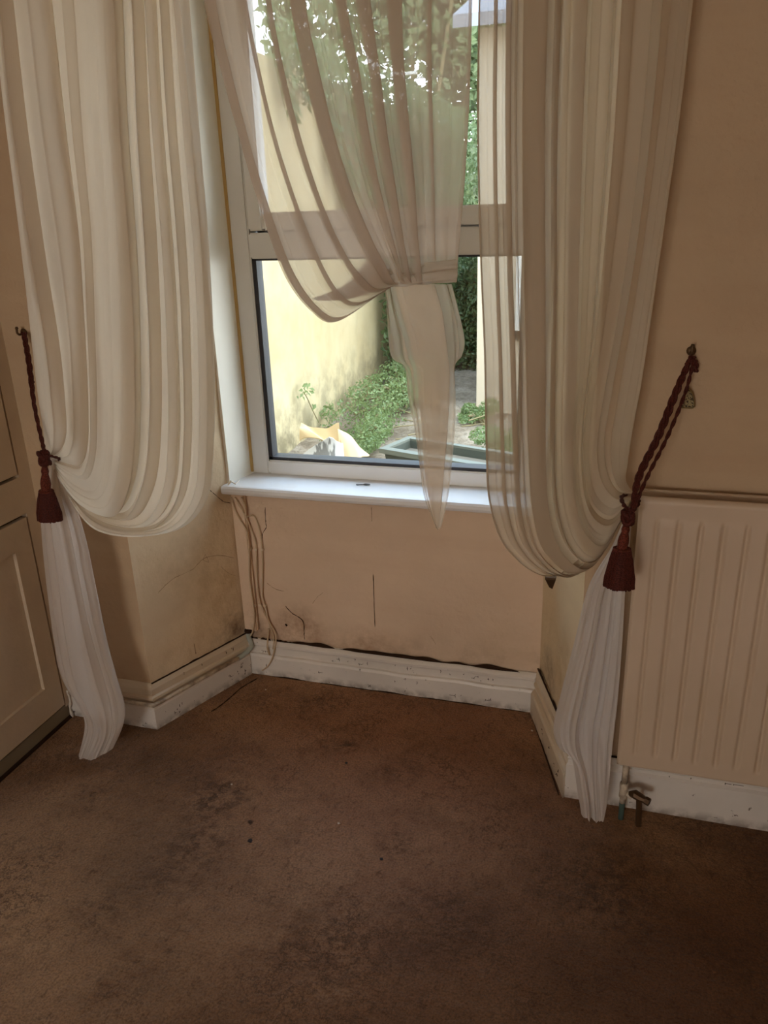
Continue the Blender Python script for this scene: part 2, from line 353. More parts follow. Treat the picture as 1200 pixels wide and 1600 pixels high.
LP = (np.array([FL, YW])+nL*.003, nL)
m_soft = mat('faint crack shadow line', (.34, .21, .12), .9)
crack(wb, [(583, 897), (584, 930), (586, 980)], YC, r=.0012, rough=.1)
crack(wb, [(580, 792), (581, 815)], YC, r=.0008, rough=.1, m=m_soft)
crack(wb, [(446, 947), (456, 958), (466, 964), (474, 972), (475, 990), (476, 1000)], YC, r=.0012)
crack(wb, [(417, 911), (430, 920), (444, 924)], YC, r=.0008, m=m_soft)
crack(wb, [(488, 943), (497, 932), (505, 926)], YC, r=.0006, m=m_soft)
crack(wb, [(414, 792), (415, 815), (416, 824), (411, 832), (409, 842)], YC, r=.0012)
crack(wb, [(672, 994), (677, 1000), (681, 1007)], YC, r=.0007, m=m_soft)
crack(wb, [(446, 975), (448, 978)], YC, r=.003)
crack(wl, [(247, 926), (270, 905), (300, 890), (320, 872), (345, 868), (366, 872)], plane=LP, r=.0009, m=m_soft)
crack(wl, [(322, 865), (318, 875), (326, 878), (322, 868)], plane=LP, r=.0007, m=m_soft)
crack(wl, [(322, 760), (335, 772), (348, 783), (360, 786)], plane=LP, r=.0010)
crack(wl, [(303, 1005), (306, 1022)], plane=LP, r=.0014, m=m_soft)
crack(wl, [(345, 885), (356, 895), (368, 900)], plane=LP, r=.0007, m=m_soft)

# ------------------------------------------------------------------ window_1
def W(name, m, parent, a, b, bevel=.004): return MB().box(a, b).build(name, m, parent, bevel=bevel)
YF = 2.285; FX0, FX1 = -1.170, -.212; FZ0 = .705; FZ1 = 2.34; GX0, GX1 = -1.108, -.278; GZ0, GZ1 = .752, 1.388; TZ1 = 1.462
win = bpy.data.objects.new('window_1', None); COL.objects.link(win); win['kind'] = 'structure'; win.location = (-.69, YF, FZ0); bpy.context.view_layer.update()
fr = MB()
fr.box((FX0, YF, FZ0), (GX0, YF+.07, FZ1)).box((GX1, YF, FZ0), (FX1, YF+.07, FZ1)).box((GX0, YF, FZ0), (GX1, YF+.07, GZ0)).box((GX0, YF, GZ1), (GX1, YF+.07, TZ1)).box((GX0, YF, 2.27), (GX1, YF+.07, FZ1))
fr.box((GX0, YF+.052, TZ1), (GX1, YF+.07, TZ1+.03)).box((GX0, YF+.052, TZ1), (GX0+.03, YF+.07, 2.27)).box((GX1-.03, YF+.052, TZ1), (GX1, YF+.07, 2.27))
fr.build('window_frame', M_PVC, win, bevel=.004)
bd = .014
MB().box((GX0, YF+.008, GZ0), (GX0+bd, YF+.03, GZ1)).box((GX1-bd, YF+.008, GZ0), (GX1, YF+.03, GZ1)).box((GX0, YF+.008, GZ0), (GX1, YF+.03, GZ0+.010)).box((GX0, YF+.008, GZ1-.006), (GX1, YF+.03, GZ1)).box((GX0, YF+.026, GZ0), (GX1, YF+.073, GZ0+.0045)).box((GX0, YF+.026, GZ0), (GX0+.003, YF+.073, GZ1)).build('gasket', M_GASKET, win)
# opening top light: sash standing in the frame
sx0, sx1, sz0, sz1 = GX0+.006, GX1-.006, TZ1+.006, 2.265
sash = MB().box((sx0, YF-.012, sz0), (sx0+.048, YF+.05, sz1)).box((sx1-.048, YF-.012, sz0), (sx1, YF+.05, sz1)).box((sx0+.048, YF-.012, sz0), (sx1-.048, YF+.05, sz0+.05)).box((sx0+.048, YF-.012, sz1-.05), (sx1-.048, YF+.05, sz1)).build('sash', M_PVC, win, bevel=.005)
MB().box((sx0-.003, YF+.002, sz0-.003), (sx1+.003, YF+.006, sz0)).box((sx0-.004, YF+.002, sz0), (sx0-.001, YF+.006, sz1)).build('sash_seal', M_GASKET, sash)
h = MB().box((-.60, YF-.03, sz0+.012), (-.46, YF-.018, sz0+.028)).box((-.61, YF-.02, sz0+.008), (-.57, YF-.012, sz0+.034)); h.build('handle', M_PVC, sash, bevel=.003)
def glass():
    m = bpy.data.materials.new('window glass'); m.use_nodes = True; t = m.node_tree; t.nodes.clear()
    o = t.nodes.new('ShaderNodeOutputMaterial'); mx = t.nodes.new('ShaderNodeMixShader'); tr = t.nodes.new('ShaderNodeBsdfTransparent'); g = t.nodes.new('ShaderNodeBsdfGlossy'); fz = t.nodes.new('ShaderNodeFresnel')
    tr.inputs[0].default_value = (.95, .97, .95, 1); g.inputs['Roughness'].default_value = .01; fz.inputs[0].default_value = 1.45
    ge = t.nodes.new('ShaderNodeNewGeometry'); mr = t.nodes.new('ShaderNodeMapRange'); mr.inputs[3].default_value = 1.45; mr.inputs[4].default_value = 1/1.45
    t.links.new(ge.outputs['Backfacing'], mr.inputs[0]); t.links.new(mr.outputs[0], fz.inputs[0])     # same reflectance on both faces of the thin pane
    t.links.new(fz.outputs[0], mx.inputs[0]); t.links.new(tr.outputs[0], mx.inputs[1]); t.links.new(g.outputs[0], mx.inputs[2]); t.links.new(mx.outputs[0], o.inputs[0]); return m
M_GLASS = glass()
MB().box((GX0+.01, YF+.022, GZ0+.008), (GX1-.01, YF+.026, GZ1-.004)).build('glass_pane', M_GLASS, win)
MB().box((sx0+.04, YF+.02, sz0+.042), (sx1-.04, YF+.024, sz1-.042)).build('glass_pane', M_GLASS, win)
# boards lining the bay beside the frame
def jb(name, a, b, c, d):
    MBv = [(*a, .70), (*b, .70), (*c, .70), (*d, .70), (*a, ZT), (*b, ZT), (*c, ZT), (*d, ZT)]
    return struct(name, MB().add(MBv, [(0, 3, 2, 1), (4, 5, 6, 7), (0, 1, 5, 4), (1, 2, 6, 5), (2, 3, 7, 6), (3, 0, 4, 7)]), M_JAMB)
jb('trim_2', (XL-.012, YB-.012), (XL+.004, YB-.014), (FX0+.002, YF+.02), (FX0-.03, YF+.03))
jb('trim_3', (XR-.004, YB-.014), (XR+.012, YB-.012), (FX1+.03, YF+.03), (FX1-.002, YF+.02))
yl = mat('yellowed sealant', (.55, .36, .12), .6)
MB().box((FX0-.003, YF-.004, .71), (FX0+.006, YF+.004, 2.3)).build('sealant_bead', yl, win)
# sill board with rounded nose
sl = []
for x in (XL-.0, XR-.0):
    sl.append([(x, YF+.01, .672), (x, 2.150, .672), (x, 2.143, .676), (x, 2.140, .684), (x, 2.141, .694), (x, 2.146, .700), (x, 2.153, .702), (x, YF+.01, .702)])
k = 8
for i in range(k):   # ends run into the splayed walls
    y = sl[0][i][1]; t = max(0, (YB-y)); sl[0][i] = (XL-.018*min(1, t/.04)+.004, y, sl[0][i][2]); sl[1][i] = (XR+.016*min(1, t/.04)-.004, y, sl[1][i][2])
sill = struct('trim_4', MB().add(sl[0]+sl[1], [(i, (i+1) % k, k+(i+1) % k, k+i) for i in range(k)]+[tuple(range(k))[::-1], tuple(range(k, 2*k))]), M_SILL)
# torn paint curl at the sill's left end
MB().tube([aty(356, 758, 2.13), aty(361, 752, 2.14), aty(368, 756, 2.15), aty(374, 750, 2.17)], [.002, .004, .003, .001], 6).build('paint_flake', M_CUPHI, sill)
struct('wall_outer', MB().box((XLW-.4, YB+.17, -.1), (FX0-.0, YB+.3, 3.2)).box((FX1, YB+.17, -.1), (XRW+.3, YB+.3, 3.2)).box((FX0, YB+.17, -.1), (FX1, YB+.3, .69)).box((FX0, YB+.17, 2.34), (FX1, YB+.3, 3.2)), mat('outer render', (.66, .62, .52), .8))

# ------------------------------------------------------------------ curtains
def surf_eval(keys, T, V):
    """keys: [(t, rows Nx3)] surface sampled at scattered t (per u, v) by interpolation; rows along v Catmull-Rom"""
    ts = np.array([k[0] for k in keys]); nv = V
    C = np.array([curve_pts(k[1], nv) for k in keys])        # K x nv x 3
    K = len(keys); t = np.clip(T, ts[0]-.08, ts[-1]+.08)       # T: nu x nv
    j = np.clip(np.searchsorted(ts, t, side='right')-1, 0, K-2)
    u = (t-ts[j])/(ts[j+1]-ts[j]); vi = np.broadcast_to(np.arange(nv)[None, :], t.shape)
    p1 = C[j, vi]; p2 = C[j+1, vi]
    h = (ts[j+1]-ts[j])[..., None]
    jm = np.maximum(j-1, 0); jp = np.minimum(j+2, K-1)
    m1 = (p2-C[jm, vi])/(np.where(jm == j, ts[j+1]-ts[j], ts[j+1]-ts[jm]))[..., None]*h
    m2 = (C[jp, vi]-p1)/(np.where(jp == j+1, ts[j+1]-ts[j], ts[jp]-ts[j]))[..., None]*h
    u = u[..., None]; u2 = u*u; u3 = u2*u
    return (2*u3-3*u2+1)*p1+(u3-2*u2+u)*m1+(-2*u3+3*u2)*p2+(u3-u2)*m2
def cloth(name, keys, path, m, parent, nseg=7, nv=90, fade=None, wob=.0, wseed=0, dscale=1.):
    """keys in world metres; path knots (t_top, t_bottom, depth): the cloth runs through them in order, folding back where t decreases"""
    path = [p if len(p) == 3 else (p[0], p[0], p[1]) for p in path]
    v = np.linspace(0, 1, nv); T = []; D = []
    for a, b in zip(path[:-1], path[1:]):
        ns = nseg
        for i in range(ns):
            s = i/ns; e = s*s*(3-2*s)
            T.append((a[0]+(b[0]-a[0])*e)*(1-v)+(a[1]+(b[1]-a[1])*e)*v); D.append(np.full(nv, a[2]+(b[2]-a[2])*s))
    T.append(path[-1][0]*(1-v)+path[-1][1]*v); D.append(np.full(nv, path[-1][2]))
    T = np.array(T); D = np.array(D)*dscale
    if wob:
        for i in range(T.shape[0]):
            for jj in range(nv):
                T[i, jj] += wob*noise.noise(Vector((T[i, jj]*9+wseed, v[jj]*2.2, wseed)))
                D[i, jj] += .008*noise.noise(Vector((T[i, jj]*14, v[jj]*4, wseed+5)))
    f = np.ones(nv) if fade is None else np.array([fade(x) for x in v]); D = D*f[None, :]
    P = surf_eval(keys, T, nv)
    # depth offset towards / away from the room
    P[..., 1] -= D
    nu = T.shape[0]; vs = [tuple(p) for p in P.reshape(-1, 3)]
    fs = [(i*nv+j, (i+1)*nv+j, (i+1)*nv+j+1, i*nv+j+1) for i in range(nu-1) for j in range(nv-1)]
    return MB().add(vs, fs).build(name, m, parent, smooth=True)
def key(t, pts, Y, ztop=2.42, dx=0., depths=None, top=True):
    P = []
    for i, (x, y) in enumerate(pts): P.append(aty(x, y, Y if depths is None else Y-depths[i]))
    if top:
        a, b = P[0], P[1]; s = (a-b)/(a[2]-b[2]); p = a+s*(ztop-a[2])*.55; p[2] = ztop; p[1] = 1.71; P = [p, (p+P[0])/2]+P
    return (t, P)
def pleats(n_, t0, t1, seed, d=.02, back=.25, a=.5):
    """random pleats with fold-backs"""
    r = random.Random(seed); out = [(t0, 0.)]; w_ = (t1-t0)/n_
    for i in range(n_):
        c = t0+w_*(i+.5+r.uniform(-.25, .25)); b = w_*r.uniform(back*.4, back*1.6); dd = d*r.uniform(.6, 1.3)
        c2 = c+w_*r.uniform(-.12, .12)
        out += [(c+b, c2+b, dd), (c-b, c2-b, -dd*a)]
    out.append((t1, t1, 0.)); return out
pole = empty('curtain_pole', (-.65, 1.71, 2.44), 'slim white curtain pole above the bay, carrying the three voile curtains', 'curtain pole')
MB().tube([(-1.62, 1.71, 2.44), (.25, 1.71, 2.44)], .011, 14).build('rod', M_PVC, pole, smooth=True)
for x in (-1.45, .15): MB().tube([(x, 1.715, 2.44), (x, YW, 2.44)], .008, 10).box((x-.015, YW-.006, 2.40), (x+.015, YW+.002, 2.48)).build('bracket', M_PVC, pole)
for x in (-1.63, .26): MB().tube([(x-.012, 1.71, 2.44), (x-.006, 1.71, 2.44), (x, 1.71, 2.44), (x+.006, 1.71, 2.44), (x+.012, 1.71, 2.44)], [.006, .015, .018, .015, .006], 14).build('finial', M_PVC, pole, smooth=True)

YCU = 1.70
TIE_L = (78, 716)
cl = empty('voile_curtain', (-1.25, 1.70, 0), 'full cream voile curtain swagged back beside the cupboard', 'curtain')
B = [0, 0, 0, .02, .04, .05, .04, .02, .0]
kl = [
 key(0, [(-12, 0), (4, 170), (30, 380), (48, 520), (60, 620), (66, 660), (70, 690), (73, 703), (76, 712)], YCU, depths=[.0]*9),
 key(.14, [(18, 0), (40, 200), (68, 400), (92, 540), (102, 620), (104, 665), (98, 692), (90, 706), (78, 714)], YCU, depths=B),
 key(.32, [(78, 0), (100, 200), (122, 370), (131, 500), (136, 620), (136, 690), (126, 722), (105, 722), (80, 716)], YCU, depths=B),
 key(.50, [(140, 0), (150, 200), (162, 370), (168, 520), (172, 640), (168, 720), (150, 762), (115, 752), (82, 720)], YCU, depths=B),
 key(.68, [(195, 0), (204, 200), (216, 380), (222, 520), (222, 660), (212, 750), (185, 800), (130, 782), (84, 724)], YCU, depths=B),
 key(.84, [(245, 0), (256, 200), (270, 380), (278, 530), (280, 680), (268, 775), (225, 822), (145, 805), (85, 728)], YCU, depths=B),
 key(1., [(293, 0), (308, 200), (323, 380), (330, 530), (331, 680), (318, 785), (260, 833), (150, 826), (86, 732)], YCU, depths=B)]
pl = [(0., .0), (.05, .014), (.10, .018), (.15, -.012), (.142, -.016), (.17, .014), (.24, .022), (.33, .004), (.322, -.006), (.345, .012), (.40, .02), (.44, .012), (.50, .018), (.56, .022), (.62, .034), (.675, .036), (.655, -.012), (.69, -.012), (.735, .022), (.765, -.008), (.755, -.012), (.80, .016), (.83, .006), (.825, -.01), (.855, -.006), (.885, .020), (.905, -.004), (.92, .0), (.95, .018), (.98, .012), (1., -.006), (.98, -.02)]
cloth('drape', kl, [(a, a+.012*math.sin(a*40), d) for a, d in pl], M_CLOTHL, cl, nseg=9, nv=110, fade=lambda v: 1.-.6*max(0, v-.75)/.25, wob=.008, wseed=2)
klt = [
 key(0, [(80, 712), (70, 770), (64, 812), (70, 900), (84, 1000), (97, 1060), (118, 1095), (133, 1130), (122, 1183)], 1.69, top=False, depths=[0, 0, 0, 0, .01, .02, .03, .05, .08]),
 key(.35, [(82, 712), (80, 770), (84, 830), (98, 920), (112, 1010), (126, 1070), (142, 1110), (150, 1145), (134, 1186)], 1.69, top=False, depths=[0, .01, .01, .02, .03, .04, .05, .07, .09]),
 key(.7, [(84, 714), (92, 765), (108, 830), (125, 920), (142, 1000), (158, 1060), (172, 1110), (172, 1145), (158, 1180)], 1.69, top=False, depths=[0, .01, .01, .02, .03, .04, .05, .07, .08]),
 key(1., [(88, 722), (112, 775), (134, 840), (150, 920), (166, 1000), (182, 1060), (195, 1105), (192, 1135), (178, 1168)], 1.69, top=False, depths=[0, 0, .0, .01, .01, .02, .03, .05, .06])]
cloth('tail', klt, [(0, .0), (.14, .012), (.27, -.006), (.5, .014), (.64, .016), (.72, -.004), (.86, .012), (1., .004), (.97, -.012)], M_TAIL, cl, nseg=12, nv=70, fade=lambda v: .3+.9*v if v < .5 else .75, wob=.02, wseed=11)

# right curtain
cr_ = empty('voile_curtain', (-.1, 1.70, 0), 'sheer cream voile curtain tied back beside the radiator', 'curtain')
B = [0, 0, 0, .01, .02, .03, .04, .04, .0]
kr = [
 key(0, [(748, 0), (746, 200), (750, 400), (756, 560), (758, 700), (764, 790), (795, 862), (870, 897), (984, 792)], YCU, depths=B),
 key(.2, [(810, 0), (808, 200), (810, 400), (815, 560), (819, 700), (826, 805), (848, 868), (905, 895), (985, 788)], YCU, depths=B),
 key(.36, [(862, 0), (856, 200), (856, 400), (856, 560), (856, 700), (862, 800), (885, 862), (928, 880), (986, 784)], YCU, depths=B),
 key(.54, [(922, 0), (914, 200), (908, 400), (904, 560), (898, 680), (900, 770), (916, 830), (948, 846), (987, 780)], YCU, depths=B),
 key(.72, [(978, 0), (966, 200), (950, 380), (935, 520), (918, 650), (916, 730), (928, 782), (956, 802), (988, 776)], YCU, depths=B),
 key(.86, [(1030, 0), (1012, 200), (992, 370), (972, 500), (950, 620), (940, 690), (945, 740), (964, 770), (988, 772)], YCU, depths=B),
 key(1., [(1082, 0), (1060, 190), (1038, 350), (1020, 480), (1003, 600), (990, 670), (982, 720), (978, 750), (988, 768)], YCU, depths=[0]*9)]
pr = [(0, .0), (.014, .006), (.0, -.006), (.05, -.003), (.10, .008), (.075, -.008), (.12, -.004), (.172, .014), (.135, -.006), (.185, .0), (.200, .010), (.19, -.006), (.225, -.004), (.355, .022), (.215, -.014), (.375, -.016), (.41, .018), (.39, -.008), (.45, .008), (.535, .018), (.46, -.014), (.55, -.008), (.60, .014), (.66, .022), (.675, -.010), (.70, -.008), (.76, .018), (.83, .022), (.875, -.004), (.868, -.010), (.91, .010), (.95, .012), (.985, .004), (1., .0), (.985, -.006)]
cloth('drape', kr, [(a, a, d) for a, d in pr], M_CLOTHR, cr_, nseg=9, nv=110, fade=lambda v: 1.-.6*max(0, v-.75)/.25, wob=.006, wseed=20)
krt = [
 key(0, [(984, 786), (958, 850), (920, 915), (898, 1000), (876, 1085), (865, 1135), (872, 1166), (893, 1182), (902, 1235), (908, 1272)], 1.715, top=False, depths=[0, 0, 0, 0, 0, .0, .0, .0, .02, .03]),
 key(.4, [(986, 788), (968, 850), (942, 915), (925, 1000), (906, 1085), (896, 1135), (898, 1170), (910, 1200), (918, 1245), (920, 1277)], 1.71, top=False, depths=[0, .01, .02, .02, .03, .03, .03, .03, .04, .04]),
 key(.75, [(988, 788), (978, 850), (962, 915), (952, 1000), (940, 1085), (932, 1135), (930, 1170), (930, 1205), (932, 1250), (934, 1280)], 1.71, top=False, depths=[0, .01, .02, .02, .02, .02, .02, .02, .03, .035]),
 key(1., [(990, 788), (984, 850), (978, 915), (973, 1000), (966, 1085), (960, 1135), (956, 1170), (953, 1205), (949, 1250), (944, 1279)], 1.71, top=False, depths=[0, .01, .01, .01, .01, .01, .01, .01, .02, .03])]
cloth('tail', krt, [(0, 0), (.16, .010), (.34, .004), (.45, .018), (.50, -.004), (.70, .016), (.80, .004), (.92, .012), (1., .004), (.97, -.01)], M_TAIL, cr_, nseg=11, nv=80, fade=lambda v: .3+.7*min(1, v*2), wob=.016, wseed=31)

# middle curtain, knotted up in front of the window
cm = empty('voile_curtain', (-.6, 1.70, 0), 'sheer middle curtain knotted up so its tail hangs over the sill', 'curtain')
B = [0, 0, 0, .01, .02, .03, .03, .02]
km = [
 key(0, [(318, 0), (345, 110), (375, 220), (408, 330), (444, 430), (487, 486), (528, 502), (606, 449)], YCU, depths=B),
 key(.12, [(366, 0), (388, 110), (415, 220), (450, 330), (484, 415), (518, 470), (552, 482), (612, 448)], YCU, depths=B),
 key(.27, [(425, 0), (446, 110), (474, 220), (507, 320), (542, 396), (566, 430), (588, 450), (618, 446)], YCU, depths=B),
 key(.42, [(486, 0), (507, 110), (530, 215), (560, 310), (590, 380), (606, 412), (615, 435), (624, 445)], YCU, depths=B),
 key(.58, [(550, 0), (570, 110), (586, 215), (603, 300), (619, 370), (627, 405), (632, 430), (636, 443)], YCU, depths=B),
 key(.74, [(622, 0), (628, 110), (638, 215), (647, 300), (653, 370), (656, 405), (657, 430), (658, 443)], YCU, depths=B),
 key(.88, [(685, 0), (684, 110), (685, 215), (686, 300), (686, 370), (686, 405), (686, 430), (686, 442)], YCU, depths=[0]*8),
 key(1., [(740, 0), (736, 110), (731, 215), (726, 300), (720, 365), (716, 405), (715, 430), (714, 441)], YCU, depths=[0]*8)]
pm = [(0., .0, .0), (.06, .05, .010), (.004, .004, -.006), (.08, .06, -.003), (.125, .12, .004), (.175, .17, .012), (.145, .14, -.008), (.235, .23, -.002), (.275, .27, .010), (.24, .235, -.008), (.34, .34, .004), (.41, .42, .020), (.33, .345, -.012), (.43, .43, .0), (.445, .44, .006), (.49, .49, .012), (.505, .505, .008), (.565, .575, .020), (.51, .51, -.012), (.58, .58, .004), (.655, .66, .024), (.585, .585, -.014), (.67, .67, .002), (.765, .765, .024), (.69, .70, -.012), (.81, .80, .004), (.86, .865, .008), (.835, .84, -.006), (.93, .93, .0), (.98, .98, .003), (1., 1., .006), (.985, .985, -.004)]
cloth('drape', km, pm, M_CLOTHM, cm, nseg=9, nv=100, fade=lambda v: 1.-.5*max(0, v-.7)/.3, wob=.005, wseed=41)
# turned-under corner of the swag
kf = [key(0, [(585, 392), (560, 420), (536, 446), (486, 467)], 1.715, top=False), key(.5, [(602, 410), (582, 434), (556, 455), (502, 470)], 1.70, top=False), key(1., [(612, 434), (598, 447), (573, 460), (540, 469)], 1.69, top=False)]
cloth('turned_fold', kf, [(0, 0), (.94, .004), (.06, -.004), (1., 0)], M_CLOTHM, cm, nseg=5, nv=20)
kf = [key(0, [(606, 415), (640, 412), (680, 408), (714, 405)], 1.68, top=False), key(.6, [(602, 435), (640, 440), (680, 436), (715, 430)], 1.672, top=False), key(1., [(604, 447), (640, 449), (680, 443), (714, 441)], 1.69, top=False)]
cloth('knot_wrap', kf, [(0, 0), (.35, .01), (.3, 0.), (.7, .008), (1., 0)], M_CLOTHM, cm, nseg=6, nv=30, wob=.02)
kk = [
 key(0, [(600, 444), (604, 480), (606, 530), (612, 560), (632, 575), (638, 620), (648, 670), (656, 730), (664, 780), (682, 824)], 1.705, top=False),
 key(.3, [(612, 444), (620, 480), (634, 530), (640, 560), (648, 580), (652, 620), (658, 670), (662, 730), (670, 780), (683, 825)], 1.695, top=False),
 key(.65, [(660, 444), (672, 480), (684, 530), (692, 560), (694, 580), (694, 620), (692, 670), (688, 730), (684, 780), (685, 826)], 1.69, top=False),
 key(.82, [(690, 444), (700, 480), (706, 530), (708, 560), (708, 580), (708, 620), (705, 670), (700, 730), (696, 780), (687, 826)], 1.695, top=False),
 key(1., [(706, 444), (716, 480), (727, 530), (722, 556), (711, 572), (712, 620), (711, 670), (706, 730), (700, 780), (689, 824)], 1.705, top=False)]
cloth('tail', kk, [(0, 0, 0), (.08, .1, .006), (.05, .06, -.004), (.2, .22, .004), (.30, .28, .012), (.24, .18, -.006), (.42, .4, .006), (.78, .76, .022), (.34, .32, -.004), (.5, .52, -.010), (.86, .86, .004), (.93, .92, .012), (.9, .88, -.004), (1., 1., .002)], M_KTAIL, cm, nseg=8, nv=70, wob=.03, wseed=51, fade=lambda v: 1.1-.6*v)

# ------------------------------------------------------------------ tiebacks
def rope(mb, pts, r, n=5, twist=60):
    """two strands wound round each other"""
    Q = curve_pts(pts, twist)
    for s in (0, math.pi):
        R_ = []
        for i, q in enumerate(Q):
            a = s+i*.85; R_.append(q+np.array([math.cos(a), math.sin(a), .3*math.sin(a)])*r*.5)
        mb.tube(R_, r*.62, 6)
def tassel(parent, px0, px1, px2, Y, r0, r1, slant=0.):
    """px0 knot, px1 neck, px2 skirt hem (pixel positions on plane Y)"""
    a, b, c = aty(*px0, Y), aty(*px1, Y), aty(*px2, Y)
    kn = MB(); rr = random.Random(3)
    for th in (0, 1.1, 2.3):
        ring = [a+np.array([math.cos(t+th)*r0*.55, math.sin(t)*r0*.5*math.cos(th), math.sin(t+th*.3)*r0*.75]) for t in np.linspace(0, 2*math.pi, 15)]
        kn.tube(ring, r0*.32, 7, cap=False)
    kn.build('knot', M_ROPE, parent, smooth=True)
    d = b-a; hd = [a+d*t for t in (.25, .4, .5, .65, .8, .95, 1.05)]
    MB().tube(hd, [r0*.35, r0*.5, r0*.42, r0*.6, r0*.68, r0*.6, r0*.75], 14).build('tassel_head', M_TASS, parent, smooth=True)
    fr = MB(); d = c-b; nst = 64
    for i in range(nst):
        th = 2*math.pi*i/nst; o = np.array([math.cos(th), math.sin(th)*.6, 0])
        L = 1+rr.uniform(-.03, .03)
        P = [b+d*t*L+o*(r0*.62+(r1-r0*.62)*min(1, .18+t)**.75)*(1+rr.uniform(-.04, .04)) for t in (0, .12, .3, .5, .75, 1)]
        fr.tube(P, r1*.06, 5)
    fr.tube([b+d*t for t in (0, .12, .4, .97)], [r0*.6, r0*.8, r1*.6, r1*.85], 14)
    fr.build('fringe', M_ROPE, parent, smooth=False)
    mb = MB(); ring = [b+d*.03+np.array([math.cos(t)*r0*.9, math.sin(t)*r0*.7, 0]) for t in np.linspace(0, 2*math.pi, 20)]
    mb.tube(ring, r0*.18, 6, cap=False); mb.build('tassel_collar', M_TASS, parent, smooth=True)
tl = empty('curtain_tieback', aty(78, 716, 1.66), 'dark red cord tieback with tassel on the left curtain, next to the cupboard', 'tieback', 'tasselled tiebacks')
hkY = YW-.022; H0 = aty(38, 524, hkY); T0 = aty(70, 708, 1.645)
mb = MB()
rope(mb, [H0+[-.004, 0, .008], aty(42, 560, 1.77), aty(52, 630, 1.71), aty(66, 695, 1.65), T0], .0042)
rope(mb, [H0+[.004, 0, .008], aty(48, 570, 1.765), aty(55, 635, 1.70), aty(68, 695, 1.645), T0], .0042)
rope(mb, [H0+[.004, 0, .0], aty(47, 575, 1.775), aty(52, 597, 1.77), aty(50, 590, 1.775), aty(45, 560, 1.785), H0], .0035)
rope(mb, [T0, aty(78, 712, 1.63), aty(92, 716, 1.66), aty(90, 720, 1.70), aty(76, 720, 1.72), T0], .004, twist=40)
mb.build('cord', M_ROPE, tl)
tassel(tl, (69, 716), (72, 766), (78, 812), 1.635, .020, .036)
tr_ = empty('curtain_tieback', aty(990, 790, 1.65), 'dark red double cord tieback with tassel on the right curtain, next to the radiator', 'tieback', 'tasselled tiebacks')
H1 = aty(1083, 566, hkY); T1 = aty(988, 800, 1.60)
mb = MB()
for dxy, r_ in (((-13, 0), .0052), ((-8, 0), .005), ((4, 0), .0042)):
    rope(mb, [H1+[dxy[0]*.0004, 0, .012], aty(1068+dxy[0]*1.0, 610, 1.76), aty(1040+dxy[0], 680, 1.70), aty(1008+dxy[0]*.9, 745, 1.64), T1], r_)
rope(mb, [H1+[-.012, 0, -.004], H1+[-.004, -.004, .006], H1+[.006, 0, .0], H1+[.008, 0, -.02]], .005, twist=20)
rope(mb, [T1, aty(975, 790, 1.60), aty(972, 775, 1.66), aty(992, 775, 1.72), aty(998, 785, 1.66), T1], .0045, twist=40)
mb.build('cord', M_ROPE, tr_)
tassel(tr_, (981, 808), (972, 856), (967, 917), 1.60, .0175, .031)
# hooks that carry them
def hook(px, Y, label, up=1):
    p = aty(*px, YW); e = empty('tieback_hook', p, label, 'hook')
    MB().tube([p+[0, .002, 0], p+[0, -.004, 0], p+[0, -.007, 0]], [.010, .010, .005], 14).build('wall_plate', M_BRONZE, e, smooth=True)
    MB().tube(curve_pts([p+[0, 0, 0], p+[0, -.018, -.004], p+[0, -.027, .002], p+[0, -.026, .014]], 12), .0032, 8).tube([p+[0, -.026, .012], p+[0, -.026, .018]], [.005, .003], 8).build('prong', M_BRONZE, e, smooth=True)
    return e
hook((38, 519), YW, 'small brass hook on the wall strip beside the cupboard, holding the left cord')
hook((1080, 548), YW, 'small brass hook on the wall above the radiator, holding the right cord')
# pierced brass plate hanging behind the right cord
pc = aty(1075, 622, YW-.012); pend = empty('brass_ornament', pc, 'pierced triangular brass ornament on the wall behind the right cord', 'ornament')
tri = [(0, .0215), (.008, .012), (.0135, -.004), (.0155, -.018), (.012, -.0215), (-.012, -.0215), (-.0155, -.018), (-.0135, -.004), (-.008, .012)]
mb = MB().tube([pc+[x, 0, z] for x, z in tri+[tri[0]]], .0018, 6)
r = random.Random(5)
for i in range(26):
    z = r.uniform(-.018, .012); wx = .012*(1-(z+.02)/.045); x = r.uniform(-wx, wx); rad = r.uniform(.0025, .0045)
    mb.tube([pc+[x+rad*math.cos(t), 0, z+rad*math.sin(t)] for t in np.linspace(0, 5, 9)], .0009, 5)
mb.build('filigree', M_BRASS, pend)
MB().add([tuple(pc+[x, .004, z]) for x, z in tri]+[tuple(pc+[x, .012, z]) for x, z in tri], [tuple(range(9)), tuple(range(9, 18))[::-1]]+[(i, (i+1) % 9, 9+(i+1) % 9, 9+i) for i in range(9)]).build('back_plate', mat('tarnished plate', (.06, .035, .015), .5, .6), pend)
# broken hook at the bay's right corner, under the curtain
q = aty(860, 903, 1.80); bh = empty('corner_bracket', q, 'small corroded bracket poking out under the right curtain at the bay corner', 'bracket')
MB().box((q[0]-.012, q[1]-.012, q[2]), (q[0]+.014, q[1]+.02, q[2]+.006)).add([q+[-.012, -.01, 0], q+[.014, -.01, 0], q+[.006, .0, -.03], q+[-.002, .0, -.026], q+[-.012, .01, 0], q+[.014, .01, 0]], [(0, 1, 2, 3), (0, 3, 4), (1, 5, 2), (4, 3, 2, 5), (0, 4, 5, 1)]).build('bracket_body', M_BRONZE, bh)

